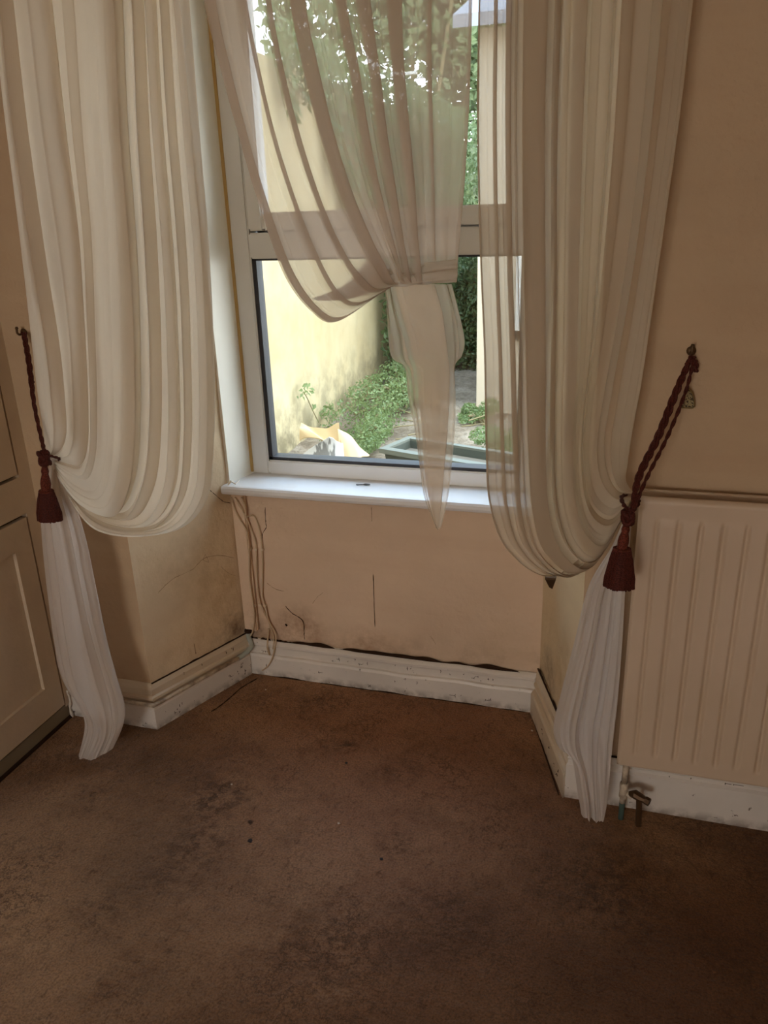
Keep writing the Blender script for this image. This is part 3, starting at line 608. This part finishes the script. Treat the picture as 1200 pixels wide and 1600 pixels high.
# ------------------------------------------------------------------ radiator
def radiator():
    RX0 = aty(1000, 778, 1.715)[0]; z1 = aty(1001, 778, 1.715)[2]; z0 = aty(966, 1198, 1.715)[2]; RX1 = RX0+1.1
    e = empty('radiator', ((RX0+RX1)/2, 1.75, z0), 'magnolia double panel radiator with vertical flutes on the wall under the right hook', 'radiator')
    def panel(yf, name, z1, sgn=1, m=M_RAD):
        # height field: flutes pressed into the sheet
        xs = []; x = RX0; 
        nx = 440; nz = 70; vs = []; fs = []
        pitch = .0462; first = RX0+.040
        def hgt(x, z):
            e_ = min((x-RX0), (RX1-x)); ez = min(z-z0, z1-z)
            rim = -.010*max(0, 1-e_/.009)**2 - .010*max(0, 1-ez/.009)**2
            mx = min(z-(z0+.042), (z1-.048)-z); k = min(1, max(0, mx/.012))
            if x < first-.006 or x > RX1-.03: return rim
            u = ((x-first) % pitch)/pitch
            g = 1 if u < .16 or u > .84 else 0
            s = min(abs(u-0), abs(1-u)); g = max(0, 1-s/.15); g = g*g*(3-2*g)
            return rim-.0065*g*k + (.0022*k if s > .15 else 0)
        for j in range(nz+1):
            zz = z0+(z1-z0)*(j/nz)
            if j and j < nz: zz = z0+(z1-z0)*(.5-.5*math.cos(math.pi*j/nz)) 
            for i in range(nx+1):
                xx = RX0+(RX1-RX0)*i/nx; vs.append((xx, yf-sgn*hgt(xx, zz), zz))
        for j in range(nz):
            for i in range(nx): a = j*(nx+1)+i; fs.append((a, a+1, a+nx+2, a+nx+1))
        mb = MB().add(vs, fs); b = yf+.016*sgn; 
        A = [(RX0, yf+.010*sgn, z0), (RX1, yf+.010*sgn, z0), (RX1, yf+.010*sgn, z1), (RX0, yf+.010*sgn, z1)]; Bk = [(p[0], b, p[2]) for p in A]
        mb.add(A+Bk, [(4, 5, 6, 7), (0, 1, 5, 4), (1, 2, 6, 5), (2, 3, 7, 6), (3, 0, 4, 7)])
        return mb.build(name, m, e, smooth=False)
    p = panel(1.715, 'front_panel', z1); p.data.polygons.foreach_set('use_smooth', [True]*440*70+[False]*5)
    MB().box((RX0+.004, 1.778, z0+.01), (RX1-.004, 1.792, z1-.002)).build('rear_panel', M_RAD, e, bevel=.004)
    fin = MB()
    for i in range(30): x = RX0+.03+i*.035; fin.box((x, 1.732, z0+.03), (x+.0015, 1.777, z1-.02))
    fin.build('convector_fins', M_RAD, e)
    # wall brackets
    for x in (RX0+.2, RX1-.2): MB().box((x, 1.79, z0+.03), (x+.03, YW-.004, z1-.03)).build('wall_bracket', M_RAD, e)
    # tail pipe at the near end, valve body and lockshield
    vy = 1.745; vx = aty(975, 1230, vy)[0]; zf = lambda y: aty(975, y, vy)[2]
    MB().tube([(vx, vy, z0+.008), (vx, vy, zf(1226))], .0078, 12).build('tail_pipe', M_PIPE, e, smooth=True)
    MB().tube([(vx, vy, zf(1222)), (vx, vy, zf(1224)), (vx, vy, zf(1230)), (vx, vy, zf(1231)), (vx, vy, zf(1244)), (vx, vy, zf(1246))], [.009, .0115, .0115, .010, .0115, .009], 12).tube([(vx+.004, vy, zf(1238)), (vx+.022, vy-.006, zf(1241))], [.008, .008], 10).build('valve_body', M_PIPE, e, smooth=False)
    MB().tube([(vx, vy, zf(1245)), (vx-.001, vy, zf(1254))], .0075, 12).build('pipe_end', M_PIPE, e, smooth=True)
    MB().tube([(vx-.001, vy, zf(1253)), (vx-.001, vy, .0)], .0072, 12).build('copper_pipe', M_GREENPIPE, e, smooth=True)
    A = [aty(x, y, Yq) for x, y, Yq in ((984, 1240, 1.74), (992, 1241, 1.735), (1000, 1246, 1.73), (1008, 1250, 1.725), (1015, 1254, 1.72))]
    MB().tube(A[:4], [.007, .012, .011, .0085], 8).tube([A[2]-[0.002, 0, 0], aty(1000, 1264, 1.73)*[1, 1, 0]], .0072, 8).tube(A[3:], [.0105, .0105], 6).build('lockshield_valve', M_BRONZE, e)
    return e
radiator()

# ------------------------------------------------------------------ pipe on the left skirting and cables on the bay wall
pp = empty('heating_pipe', (XL, YB, .1), 'painted heating pipe running along the skirting left of the bay and up its corner', 'pipe')
o_ = .034; a0 = np.array([XCUP+.01, YW])+nB*o_; a1 = np.array([FL, YW])+mL0*o_; a2 = np.array([XL, YB])+mLB*o_
zz = .092; P = [(*a0, zz), (*(a1+(a0-a1)*.08), zz), (*a1, zz), (*(a1+(a2-a1)*.06), zz), (*(a1+(a2-a1)*.5), zz+.001), (*(a1+(a2-a1)*.88), zz)]
MB().tube(P, .0068, 10).build('horizontal_run', M_SKIRTY, pp, smooth=True)
e0 = np.array([*(a1+(a2-a1)*.87), zz]); up = aty(388, 985, YB-.018)
MB().tube(curve_pts([e0, e0*.5+np.array([a2[0], a2[1], zz+.004])*.5, np.array([a2[0]+.006, a2[1]+.006, zz+.02]), up-[0, 0, .03], up], 22), .0085, 12).build('bend', mat('grey green pipe paint', (.36, .38, .32), .5), pp, smooth=True)
bx = aty(388, 985, YB-.012)
MB().box((XL+.002, YB-.017, bx[2]), (XL+.052, YB+.002, .672)).build('conduit_cover', M_BACK, pp, bevel=.005, seg=3)
MB().tube([up+[0, 0, -.006], up+[0, 0, .004]], [.014, .013], 12).build('hole_collar', M_DARK, pp)  # dark ring marking the hole where the pipe enters the cover

def c5(P): return [(340+x/4.573, 730+y/4.571) for x, y in P]
cabs = [([(110, 205), (150, 320), (215, 430), (230, 490), (238, 580), (242, 780), (265, 960), (275, 1060), (265, 1150), (248, 1190)], 'left cable clipped to the bay wall, ending at the pipe'),
        ([(135, 205), (180, 275), (235, 430), (265, 510), (277, 590), (280, 750), (290, 900), (310, 990), (360, 1090), (408, 1180), (416, 1240), (404, 1310), (388, 1370), (360, 1420), (318, 1452)], 'middle cable clipped to the bay wall, curling over the skirting to the carpet'),
        ([(185, 205), (212, 290), (216, 340), (260, 350), (300, 450), (318, 590), (320, 800), (318, 920), (340, 990), (358, 1080), (384, 1170), (402, 1230), (394, 1300)], 'right cable clipped to the bay wall, with a kink under the sill')]
for P, lb in cabs:
    Q = c5(P); pts = [aty(x, y, YB-.0095 if y < 1000 else YB-.0225 if y < 1024 else YB-.0315) for x, y in Q]
    if P[4][0] > 300 or True:
        pts = [p if not (p[0] < XL+.058) else p+[0, -.014, 0] for p in pts]
    o = MB().tube(curve_pts(pts, 60), .0028, 7).build('wall_cable', M_CABLE, None, smooth=True)
    tag(o, lb, 'cable', 'cables under the sill')
for (x, y), row in [((238, 580), 'upper'), ((275, 586), 'upper'), ((320, 588), 'upper'), ((268, 985), 'lower'), ((302, 983), 'lower'), ((338, 985), 'lower')]:
    px_, py_ = c5([(x, y)])[0]; p = aty(px_, py_, YB-.008)
    o = MB().box((p[0]-.0055, YB-.0185 if p[0] < XL+.056 else YB-.0135, p[2]-.004), (p[0]+.0055, YB-.002, p[2]+.004)).build('cable_clip', M_CLIP, None, bevel=.0015)
    pos = {238: 'left', 275: 'middle', 320: 'right', 268: 'left', 302: 'middle', 338: 'right'}[x]
    tag(o, f'cream clip on the {pos} cable in the {row} row under the sill', 'cable clip', 'cable clips')
st = c5([(366, 1155), (358, 1230), (356, 1290), (372, 1340)]); o = MB().tube(curve_pts([aty(x, y, YB-.010 if y < 1005 else YB-.022) for x, y in st], 16), .0032, 7).build('cable_stub', M_CABLE, None, smooth=True)
tag(o, 'short loose cable stub beside the middle cable above the skirting', 'cable')

# ------------------------------------------------------------------ keys on the sill
kp = atz(570, 758, .702)
ky = empty('door_key', kp, 'small dark steel key lying on the white sill', 'key')
s_ = .00105
MB().tube([kp+[.004+.0075*math.cos(t), .0045*math.sin(t), .0025] for t in np.linspace(0, 2*math.pi, 16)], .0016, 6, cap=False).tube([kp+[.012+.006*math.cos(t), -.002+.005*math.sin(t), .0035] for t in np.linspace(0, 2*math.pi, 14)], .001, 6, cap=False).build('key_bow', mat('dark steel', (.12, .13, .14), .35, .9), ky)
MB().tube([kp+[-.003, 0, .0025], kp+[-.027, -.006, .0022]], .0015, 6).box(kp+[-.026, -.009, .0014], kp+[-.019, -.004, .0032]).build('key_blade', bpy.data.materials['dark steel'], ky)

# ------------------------------------------------------------------ cupboard on the left
def cupboard():
    y1 = YW; y0 = .55
    e = empty('built_in_cupboard', (XCUP-.15, (y0+y1)/2, 0), 'tall cream painted built-in cupboard with panelled doors at the left edge', 'cupboard')
    X = XCUP; f = MB()
    HY = 1.768; doorL = 1.18
    f.box((X-.02, HY, .045), (X, y1, 2.48)).box((X-.02, y0, .045), (X, y0+.05, 2.48)).box((X-.02, y0+.05, .715), (X, HY, .825)).box((X-.02, y0+.05, 2.42), (X, HY, 2.48)).box((X-.02, doorL-.03, .045), (X, doorL-.004, 2.42))
    f.build('face_frame', M_CUP, e)
    MB().box((XLW+.001, y0, .04), (XLW+.012, y1, 2.48)).box((XLW+.012, y0, .04), (X-.02, y0+.018, 2.48)).box((XLW+.012, y0+.018, .04), (X-.02, y1, .055)).box((XLW+.012, y0+.018, 2.46), (X-.02, y1, 2.48)).build('carcass', M_CUP, e)
    MB().box((X-.02, y0, .0), (X-.004, y1-.002, .05)).build('plinth', mat('grimy plinth paint', (.25, .2, .13), .6), e)
    MB().box((X-.0035, y0, .0), (X+.008, y1-.03, .006)).build('grime_strip', M_DARK, e)
    def door(ya, yb, za, zb, nm='door'):
        g = .0075; ya += g; yb -= g; za += g; zb -= g; d = MB(); xf = X+.0015; xb = X-.016; sw = .068
        d.box((xb, ya, za), (xf, ya+sw, zb)).box((xb, yb-sw, za), (xf, yb, zb)).box((xb, ya+sw, za), (xf, yb-sw, za+.10)).box((xb, ya+sw, zb-.085), (xf, yb-sw, zb)).box((xb+.002, ya+sw, za+.10), (X-.010, yb-sw, zb-.085))
        do = d.build(nm, M_CUP, e)
        m = MB(); pa, pb, qa, qb = ya+sw, yb-sw, za+.10, zb-.085; w_ = .030
        # ovolo moulding round the recessed panel (four mitred strips)
        def strip(o0, o1, i0, i1, hs):
            vs = []
            for t, h_ in hs:
                for o, i_ in ((o0, i0), (o1, i1)):
                    vs.append((h_, o[0]+(i_[0]-o[0])*t, o[1]+(i_[1]-o[1])*t))
            k_ = len(hs); m.add(vs, [(2*j, 2*j+1, 2*j+3, 2*j+2) for j in range(k_-1)])
        hs = [(0, xf), (.0, xf+.004), (.22, xf+.005), (.36, X-.001), (.55, X-.003), (.62, X-.001), (.78, X-.005), (1., X-.0098)]
        O = [(pa, qa), (pb, qa), (pb, qb), (pa, qb)]; I = [(pa+w_, qa+w_), (pb-w_, qa+w_), (pb-w_, qb-w_), (pa+w_, qb-w_)]
        for j in range(4): strip(O[j], O[(j+1) % 4], I[j], I[(j+1) % 4], hs)
        m.build('panel_moulding', M_CUPHI, do)
        MB().box((xb, yb-.005, za), (X+.003, yb, zb)).box((xb, ya+.0, zb-.004), (X+.003, yb-.005, zb)).build('edge_highlight', M_CUPHI, do)  # added pale strips drawing the highlight along the door edges
        for z in (za+.10, zb-.075):
            hz = MB().tube([(X+.006, yb+.004, z-.022), (X+.006, yb+.004, z-.018), (X+.006, yb+.004, z+.018), (X+.006, yb+.004, z+.022)], [.002, .004, .004, .002], 8)
            hz.box((X-.001, yb-.006, z-.02), (X+.005, yb+.014, z+.02)); hz.build('hinge', M_CUPHI, do)
        kx = MB().tube([(X+.004, ya+.03, (za+zb)/2), (X+.014, ya+.03, (za+zb)/2), (X+.02, ya+.03, (za+zb)/2), (X+.03, ya+.03, (za+zb)/2)], [.006, .005, .014, .010], 14)
        kx.build('knob', M_CUPHI, do, smooth=True)
        # dark gap line behind the door edges
        return do
    door(doorL, HY, .05, .712); door(y0+.05, doorL-.03, .05, .712)
    door(doorL, HY, .828, 2.416); door(y0+.05, doorL-.03, .828, 2.416)
    MB().box((X-.03, y0+.03, .05), (X-.021, y1-.01, 2.45)).build('gap_shade_sheet', M_DARK, e)  # dark sheet standing in for the shade seen through the door gaps
    # paint flake by the wall corner
cupboard()
q = atz(120, 1112)
o = MB().tube(curve_pts([(XCUP+.006, YW-.034, .10), (XCUP+.010, YW-.036, .06), (XCUP+.004, YW-.038, .03), (XCUP+.012, YW-.04, .002)], 14), [.004+.002*math.sin(i*1.3) for i in range(14)], 6).build('peeling_paint_strip', M_SKIRT, None)
tag(o, 'curled white strip of peeling paint in the corner beside the cupboard', 'paint strip')

# ------------------------------------------------------------------ bits on the carpet
def bit(px, col, size, lb, cat='debris', name='carpet_crumb'):
    p = atz(*px); r = random.Random(int(px[0])); vs = []
    me = bmesh.new(); bmesh.ops.create_icosphere(me, subdivisions=2, radius=size)
    for v in me.verts: v.co = Vector((v.co.x*r.uniform(.9, 1.3), v.co.y, v.co.z*.5))*(1+.35*noise.noise(v.co*260)); v.co.z += size*.45
    m_ = bpy.data.meshes.new(name); me.to_mesh(m_); me.free()
    o = link(name, m_, col, None); o.location = tuple(p); tag(o, lb, cat)
mw = mat('plaster crumb', (.6, .52, .42), .8); mk = mat('dark crumb', (.02, .014, .012), .7)
bit((391, 1315), mk, .006, 'black crumb on the open carpet, left of centre')
bit((541, 1193), mk, .004, 'tiny dark crumb on the carpet below the bay skirting')
bit((529, 1287), mw, .003, 'pale plaster crumb in the middle of the carpet')
bit((362, 1226), mw, .003, 'pale crumb on the carpet among the dark stains')
bit((831, 1142), mw, .003, 'pale crumb on the carpet near the right bay skirting')
bit((415, 1078), mw, .0028, 'pale crumb on the carpet beside the back skirting at the left')
bit((596, 1343), mk, .004, 'dark crumb at the centre of the carpet')
sp_ = [atz(x, y, .002) for x, y in ((330, 1112), (345, 1102), (362, 1088), (378, 1074), (402, 1060))]
o = MB().tube(curve_pts(sp_, 20), [.001+.0012*abs(math.sin(i)) for i in range(20)], 5).build('carpet_seam', M_DARK, bpy.data.objects['floor'])

# ------------------------------------------------------------------ the yard outside
GZ = 0.0
gm = mat('yard rubble', (.5, .46, .4), .9); n = N(gm)
a = n.ramp(n.noise(3, 6, .7), [(.35, (.15, .11, .07)), (.5, (.28, .225, .16)), (.65, (.40, .34, .26))])
a = n.mix(n.ramp(n.noise(30, 5, .7), [(.5, 0.), (.62, .6)]), a, (.12, .09, .06)); n.link(a, n.b.inputs['Base Color']); n.bump(n.noise(25, 5, .7), 1., .03)
vs = []; fs = []; nx, ny = 70, 110; gx0, gx1, gy0, gy1 = -2.4, 3.5, YB+.28, 16
for j in range(ny+1):
    for i in range(nx+1):
        x = gx0+(gx1-gx0)*i/nx; y = gy0+(gy1-gy0)*j/ny; z = -.03+.05*noise.noise(Vector((x*1.7, y*1.7, 0)))+.015*noise.noise(Vector((x*8, y*8, 0))); z += .12*max(0, y-6.5)**1.2*.5
        vs.append((x, y, z))
for j in range(ny):
    for i in range(nx): q = j*(nx+1)+i; fs.append((q, q+1, q+nx+2, q+nx+1))
gv = vs
struct('ground', MB().add(vs, fs), gm, smooth=True)
ym = mat('cream yard render', (.6, .5, .3), .85); n = N(ym)
a = n.ramp(n.noise(1.2, 5, .6), [(.35, (.50, .39, .21)), (.6, (.58, .49, .30))])
a = n.mix(n.ramp(n.noise(2.2, 5, .65, scale=(1, 1, .25)), [(.5, 0.), (.75, .5)]), a, (.34, .25, .13))
lo = n.math('MULTIPLY', n.ramp(n.axis()[2], [(.0, .9), (.5, .1)]), n.ramp(n.noise(6, 6, .7), [(.42, 0.), (.6, 1.)])); a = n.mix(lo, a, (.20, .17, .10))
n.link(a, n.b.inputs['Base Color']); n.bump(n.noise(6, 5), .4, .03)
struct('wall_yard', MB().box((-2.42, YB+.28, -.2), (-2.2, 10.5, 2.42)), ym)
# rendered outbuilding facing the window, with its white framed window
gx = atz(741, 640)[0]-.0; gyy = 6.3
def ob(): 
    e = empty('outbuilding', (gx+1, gyy, 0), 'cream rendered outbuilding with white window frames across the yard behind the right curtain', 'outbuilding')
    MB().box((gx, gyy, -.1), (gx+.30, gyy+2.4, 2.7)).box((gx+.30, gyy+.02, -.1), (gx+2.6, gyy+.2, .55)).box((gx+.3, gyy+.02, 2.2), (gx+2.6, gyy+.2, 2.7)).build('wall', mat('pale pink cream render', (.58, .49, .37), .8), e)
    wf = MB()
    for x in (gx+.30, gx+.58, gx+1.1, gx+1.7): wf.box((x, gyy-.01, .55), (x+.07, gyy+.06, 2.2))
    for z in (.55, 1.35, 2.13): wf.box((gx+.3, gyy-.01, z), (gx+2.6, gyy+.06, z+.07))
    f = wf.build('window_frame', M_PVC, e)
    MB().box((gx+.33, gyy+.03, .6), (gx+2.6, gyy+.04, 2.15)).build('pane', mat('outbuilding glass', (.42, .46, .50), .1), e)
    MB().add([(gx-.15, gyy-.2, 2.68), (gx+2.8, gyy-.2, 2.68), (gx+2.8, gyy+2.4, 3.6), (gx-.15, gyy+2.4, 3.6), (gx-.15, gyy-.2, 2.76), (gx+2.8, gyy-.2, 2.76), (gx+2.8, gyy+2.4, 3.68), (gx-.15, gyy+2.4, 3.68)], [(0, 3, 2, 1), (4, 5, 6, 7), (0, 1, 5, 4), (1, 2, 6, 5), (2, 3, 7, 6), (3, 0, 4, 7)]).build('roof', mat('grey slate', (.25, .26, .29), .6), e)
ob()
# foliage
def leaf_mat(name, c0, c1):
    m = mat(name, c0, .5); n = N(m); n.link(n.ramp(n.noise(9, 4, .7), [(.35, c0), (.65, c1)]), n.b.inputs['Base Color'])
    t = m.node_tree; tl_ = t.nodes.new('ShaderNodeBsdfTranslucent'); tl_.inputs[0].default_value = (*[min(1, v*1.5) for v in c1], 1); mx = t.nodes.new('ShaderNodeMixShader'); mx.inputs[0].default_value = .35
    o = [q for q in t.nodes if q.type == 'OUTPUT_MATERIAL'][0]; t.links.new(n.b.outputs[0], mx.inputs[1]); t.links.new(tl_.outputs[0], mx.inputs[2]); t.links.new(mx.outputs[0], o.inputs[0]); return m
L1 = leaf_mat('ivy leaf', (.06, .10, .04), (.14, .20, .08)); L2 = leaf_mat('weed leaf', (.10, .16, .06), (.22, .29, .12)); L3 = leaf_mat('tree leaf', (.07, .11, .05), (.18, .23, .11)); L4 = leaf_mat('dead leaf', (.30, .18, .09), (.46, .34, .18))
M_STEM = mat('green brown stem', (.22, .18, .09), .8)
def leaves(name, n_, fn, size, m, parent, seed):
    r = np.random.RandomState(seed); vs = []; fs = []
    for i in range(n_):
        p, nn = fn(r); s = size*r.uniform(.6, 1.4); nn = np.array(nn, float)+r.normal(0, .55, 3); nn /= np.linalg.norm(nn)+1e-6
        a_ = np.cross(nn, [0, 0, 1.]) if abs(nn[2]) < .9 else np.cross(nn, [1., 0, 0]); a_ /= np.linalg.norm(a_); b_ = np.cross(nn, a_); th = r.uniform(0, 6.28)
        u = a_*math.cos(th)+b_*math.sin(th); v_ = np.cross(nn, u); k_ = len(vs); p = np.array(p)
        vs += [tuple(p-u*s), tuple(p-v_*s*.55+nn*s*.12-u*s*.2), tuple(p+u*s*1.1-nn*s*.1), tuple(p+v_*s*.55+nn*s*.12-u*s*.2)]; fs += [(k_, k_+1, k_+2), (k_, k_+2, k_+3)]
    return MB().add(vs, fs).build(name, m, parent)
def bush(name, c, rad, n_, size, m, label, seed, cat='bush', clumps=7):
    e = empty(name, (c[0], c[1], 0), label, cat); r0 = np.random.RandomState(seed)
    cl_ = [(np.array(c)+r0.uniform(-.7, .7, 3)*np.array(rad), r0.uniform(.3, .6)) for _ in range(clumps)]
    def fn(r):
        q, k_ = cl_[r.randint(len(cl_))]; d = r.normal(0, 1, 3); d /= np.linalg.norm(d); p = q+d*np.array(rad)*k_*r.uniform(.6, 1.); p[2] = max(.01, p[2]); return p, d
    leaves('foliage', n_, fn, size, m, e, seed+1)
    st = MB()
    for q, k_ in cl_: st.tube(curve_pts([(c[0]+r0.uniform(-.1, .1), c[1]+r0.uniform(-.1, .1), -.05), (q[0]*.5+c[0]*.5, q[1]*.5+c[1]*.5, max(.02, q[2]*.5)), (q[0], q[1], max(.03, q[2]))], 8), .01+.006*rad[2], 6)
    st.build('stems', M_STEM, e); return e
# ivy over the yard wall (on the wall face and over its top)
iv = empty('ivy', (-2.18, 8.5, 0), 'dense green ivy climbing the far end of the cream yard wall', 'ivy')
def fiv(r):
    while True:
        y = r.uniform(4.0, 10.4); z = r.uniform(0, 2.6); lim = 2.55-(y-4.9)*.62
        if y > 6.95 or z > lim+.25*math.sin(y*7)+.15*math.sin(y*17): break
    return (-2.15+r.uniform(0, .10+.12*(y > 6.95)), y, z), (1, 0, .2)
leaves('foliage', 15000, fiv, .03, L1, iv, 3)
MB().tube(curve_pts([(-2.18, 8.2, 0), (-2.17, 7.6, 1.0), (-2.17, 6.6, 2.0), (-2.17, 5.4, 2.3)], 20), .012, 6).tube(curve_pts([(-2.18, 9, 0), (-2.17, 9.2, 1.4), (-2.17, 8.8, 2.3)], 14), .012, 6).build('stems', M_STEM, iv)
def gpt(px, py, z=0): p = atz(px, py, z); return p
bush('weed_patch', (-1.85, 6.6, .12), (.30, 1.5, .20), 10000, .012, L2, 'bright green weeds along the foot of the yard wall', 21, 'weeds', 26)
bush('weed_patch', (-1.75, 5.2, .06), (.22, .5, .10), 3000, .011, L2, 'low weeds beside the fallen sheets', 23, 'weeds', 8)
bush('weed_patch', (-.75, 4.7, .08), (.30, .5, .12), 3600, .013, L2, 'low weeds on the right of the yard behind the dark trough', 24, 'weeds', 9)
bush('bramble_bush', (-1.65, 9.2, .5), (.45, .5, .9), 11000, .022, L3, 'mid green bramble heap behind the weeds', 25, 'bush', 10)
bush('shrub', (-1.1, 10.4, .9), (.75, .8, 1.2), 6500, .04, L1, 'dark leafy shrub at the back of the yard', 26, 'shrub', 12)
bush('overgrown_hedge', (-.6, 11.2, 1.3), (1.9, .7, 1.6), 14000, .05, L3, 'tall overgrown hedge closing off the back of the yard', 30, 'hedge', 18)
bush('leafy_tree', (-3.4, 12.5, 3.0), (2.2, 1.2, 3.0), 16000, .08, L3, 'tall leafy tree beyond the left of the yard', 27, 'tree', 14)
bush('leafy_tree', (.9, 14.5, 3.2), (2.0, 1.2, 3.0), 14000, .07, L3, 'tall leafy tree beyond the outbuilding roof', 28, 'tree', 14)
bush('bramble_bush', (-1.55, 8.0, .45), (.36, .5, .75), 9000, .022, L1, 'dark green bramble heap in the middle of the yard, right of the ivy', 33, 'bush', 14)
bush('weed_patch', (-1.05, 5.9, .05), (.16, .3, .10), 1600, .013, L2, 'small weed clump at the foot of the outbuilding corner', 34, 'weeds', 6)
bush('dead_leaf_heap', (-1.62, 6.5, .05), (.16, .35, .07), 1100, .02, L4, 'brown dead leaves among the weeds', 29, 'leaves', 7)
# slender weed against the wall behind the sheets
wd = empty('slender_weed', aty(500, 655, 5.1), 'slender weed with small leaves against the cream yard wall', 'weed')
stp = curve_pts([atx(498, 660, -2.12), atx(488, 640, -2.14), atx(480, 622, -2.15), atx(474, 612, -2.16)], 12)
MB().tube(stp, .004, 5).build('stem', M_STEM, wd)
wl_ = [atx(x, y, -2.12) for x, y in ((474, 612), (480, 610), (486, 632), (500, 642), (508, 640), (516, 636), (512, 648), (500, 650), (516, 645))]
leaves('foliage', 60, lambda r: (wl_[r.randint(9)]+r.normal(0, .022, 3), (1, 0, .3)), .022, L2, wd, 4)
# twigs
def twig(i, px, ang, L):
    p = atz(*px, .03); d = np.array([math.cos(ang), math.sin(ang), .1]); r = random.Random(i)
    pts = [p+d*L*t+np.array([r.uniform(-.02, .02), r.uniform(-.02, .02), .01+r.uniform(0, .02)]) for t in (0, .3, .6, 1)]
    return pts
tw = [((612, 672), .3), ((630, 660), -.5), ((640, 650), 2.6), ((620, 690), .1), ((735, 660), .8), ((720, 672), .2), ((648, 664), 1.0), ((640, 684), .4)]
for i, (px, a_) in enumerate(tw):
    o = MB().tube(curve_pts(twig(i, px, a_, .25), 8), [.006-.0005*k_ for k_ in range(8)], 5).build('twig', M_STEM, None); tag(o, 'thin dry twig on the yard rubble, '+['left of the knotted tail, nearest the weeds', 'left of the knotted tail, slanting away', 'beside the tail, farthest back', 'left of the tail, nearest the trough', 'right of the tail, by the outbuilding corner', 'right of the tail, nearer the window', 'partly hidden behind the knotted tail', 'behind the trough rim'][i], 'twig', 'twigs on the rubble')
# crumpled sheets below the window
def sheet(name, outline, hfun, m, label, cat, thick=.006, n_=16):
    """outline: four plan-corner points (x,y,z); bilinear patch with folds"""
    A, B_, C_, D_ = [np.array(p, float) for p in outline]; vs = []; fs = []
    for j in range(n_*2+1):
        for i in range(n_*2+1):
            u, v_ = i/(2*n_), j/(2*n_); p = (A*(1-u)+B_*u)*(1-v_)+(D_*(1-u)+C_*u)*v_; p = p+hfun(u, v_); vs.append(tuple(p))
    K = 2*n_+1; N0 = len(vs); vs += [(x, y, z-thick) for x, y, z in vs]
    for j in range(K-1):
        for i in range(K-1): q = j*K+i; fs += [(q, q+1, q+K+1, q+K), (N0+q, N0+q+K, N0+q+K+1, N0+q+1)]
    for i in range(K-1):
        fs += [(i, N0+i, N0+i+1, i+1), ((K-1)*K+i, (K-1)*K+i+1, N0+(K-1)*K+i+1, N0+(K-1)*K+i), (i*K, (i+1)*K, N0+(i+1)*K, N0+i*K), (i*K+K-1, N0+i*K+K-1, N0+(i+1)*K+K-1, (i+1)*K+K-1)]
    o = MB().add(vs, fs).build(name, m, None, smooth=False); return tag(o, label, cat)
mcard = mat('pale yellow vinyl', (.62, .47, .28), .5); mbag = mat('white plastic sack', (.55, .55, .55), .4)
n = N(mbag); n.link(n.mix(n.ramp(n.noise(5, 3, scale=(3, .6, 1)), [(.56, 0.), (.6, .8)]), (.66, .66, .66), (.10, .10, .10)), n.b.inputs['Base Color'])
def fz(u, v_): return np.array([0, 0, .035*math.sin(u*4.5+v_*2)+.03*math.sin(v_*5+u*3)+.006*math.sin(u*13+v_*8)])
sheet('vinyl_sheet', [atz(468, 688, .10), atz(535, 705, .12), atz(530, 668, .22), atz(470, 662, .18)], lambda u, v_: fz(u, v_)*.8, mcard, 'crumpled pale yellow sheet leaning at the foot of the yard wall, behind the white sack', 'sheet')
sheet('vinyl_offcut', [atz(533, 722, .03), atz(560, 722, .02), atz(577, 702, .08), atz(528, 676, .2)], lambda u, v_: fz(u+1, v_)*.6, mcard, 'smaller pale yellow sheet sloping down to the right of the white sack', 'sheet')
sheet('plastic_sack', [atz(450, 724, .02), atz(540, 732, .02), atz(536, 694, .16), atz(514, 682, .22)], lambda u, v_: fz(u*1.3, v_*1.5+2)*.22, mbag, 'crumpled white plastic sack lying on the ground under the yard wall', 'sack')
# dark trough below the window
c = atz(600, 700, .34); e = empty('planter_trough', (c[0]+.3, c[1], 0), 'dark green grey plastic trough standing on the ground just outside the window', 'trough')
mt = mat('dark green plastic', (.07, .08, .065), .5); cx, cy = c[0], c[1]; ang = -.33; ca, sa = math.cos(ang), math.sin(ang)
def rot(x, y, z): return (cx+x*ca-y*sa, cy+x*sa+y*ca, z)
Lg, Wd = .8, .24; mb = MB()
def ring(x0, y0, x1, y1, z): return [rot(x0, y0, z), rot(x1, y0, z), rot(x1, y1, z), rot(x0, y1, z)]
mb.add(ring(.04, .03, Lg-.04, Wd-.03, 0)+ring(0, 0, Lg, Wd, .33)+ring(.02, .02, Lg-.02, Wd-.02, .33)+ring(.05, .05, Lg-.05, Wd-.05, .05), [(0, 3, 2, 1)]+[(a_+i, a_+(i+1) % 4, a_+4+(i+1) % 4, a_+4+i) for a_ in (0, 4, 8) for i in range(4)]+[(12, 13, 14, 15)])
mb.build('trough_body', mt, e)
rm = MB().add(ring(-.02, -.02, Lg+.02, Wd+.02, .315)+ring(-.02, -.02, Lg+.02, Wd+.02, .34)+ring(.02, .02, Lg-.02, Wd-.02, .342)+ring(.02, .02, Lg-.02, Wd-.02, .315), [(a_+i, a_+(i+1) % 4, a_+4+(i+1) % 4, a_+4+i) for a_ in (0, 4, 8) for i in range(4)]+[(12+i, 12+(i+1) % 4, (i+1) % 4, i) for i in range(4)])
rm.build('rim', mat('dusty grey rim', (.16, .17, .14), .6), e)
MB().add(ring(.021, .021, Lg-.021, Wd-.021, .29)+ring(.021, .021, Lg-.021, Wd-.021, .25), [(0, 1, 2, 3), (7, 6, 5, 4)]).build('soil', mat('dry soil', (.15, .13, .10), .95), e)
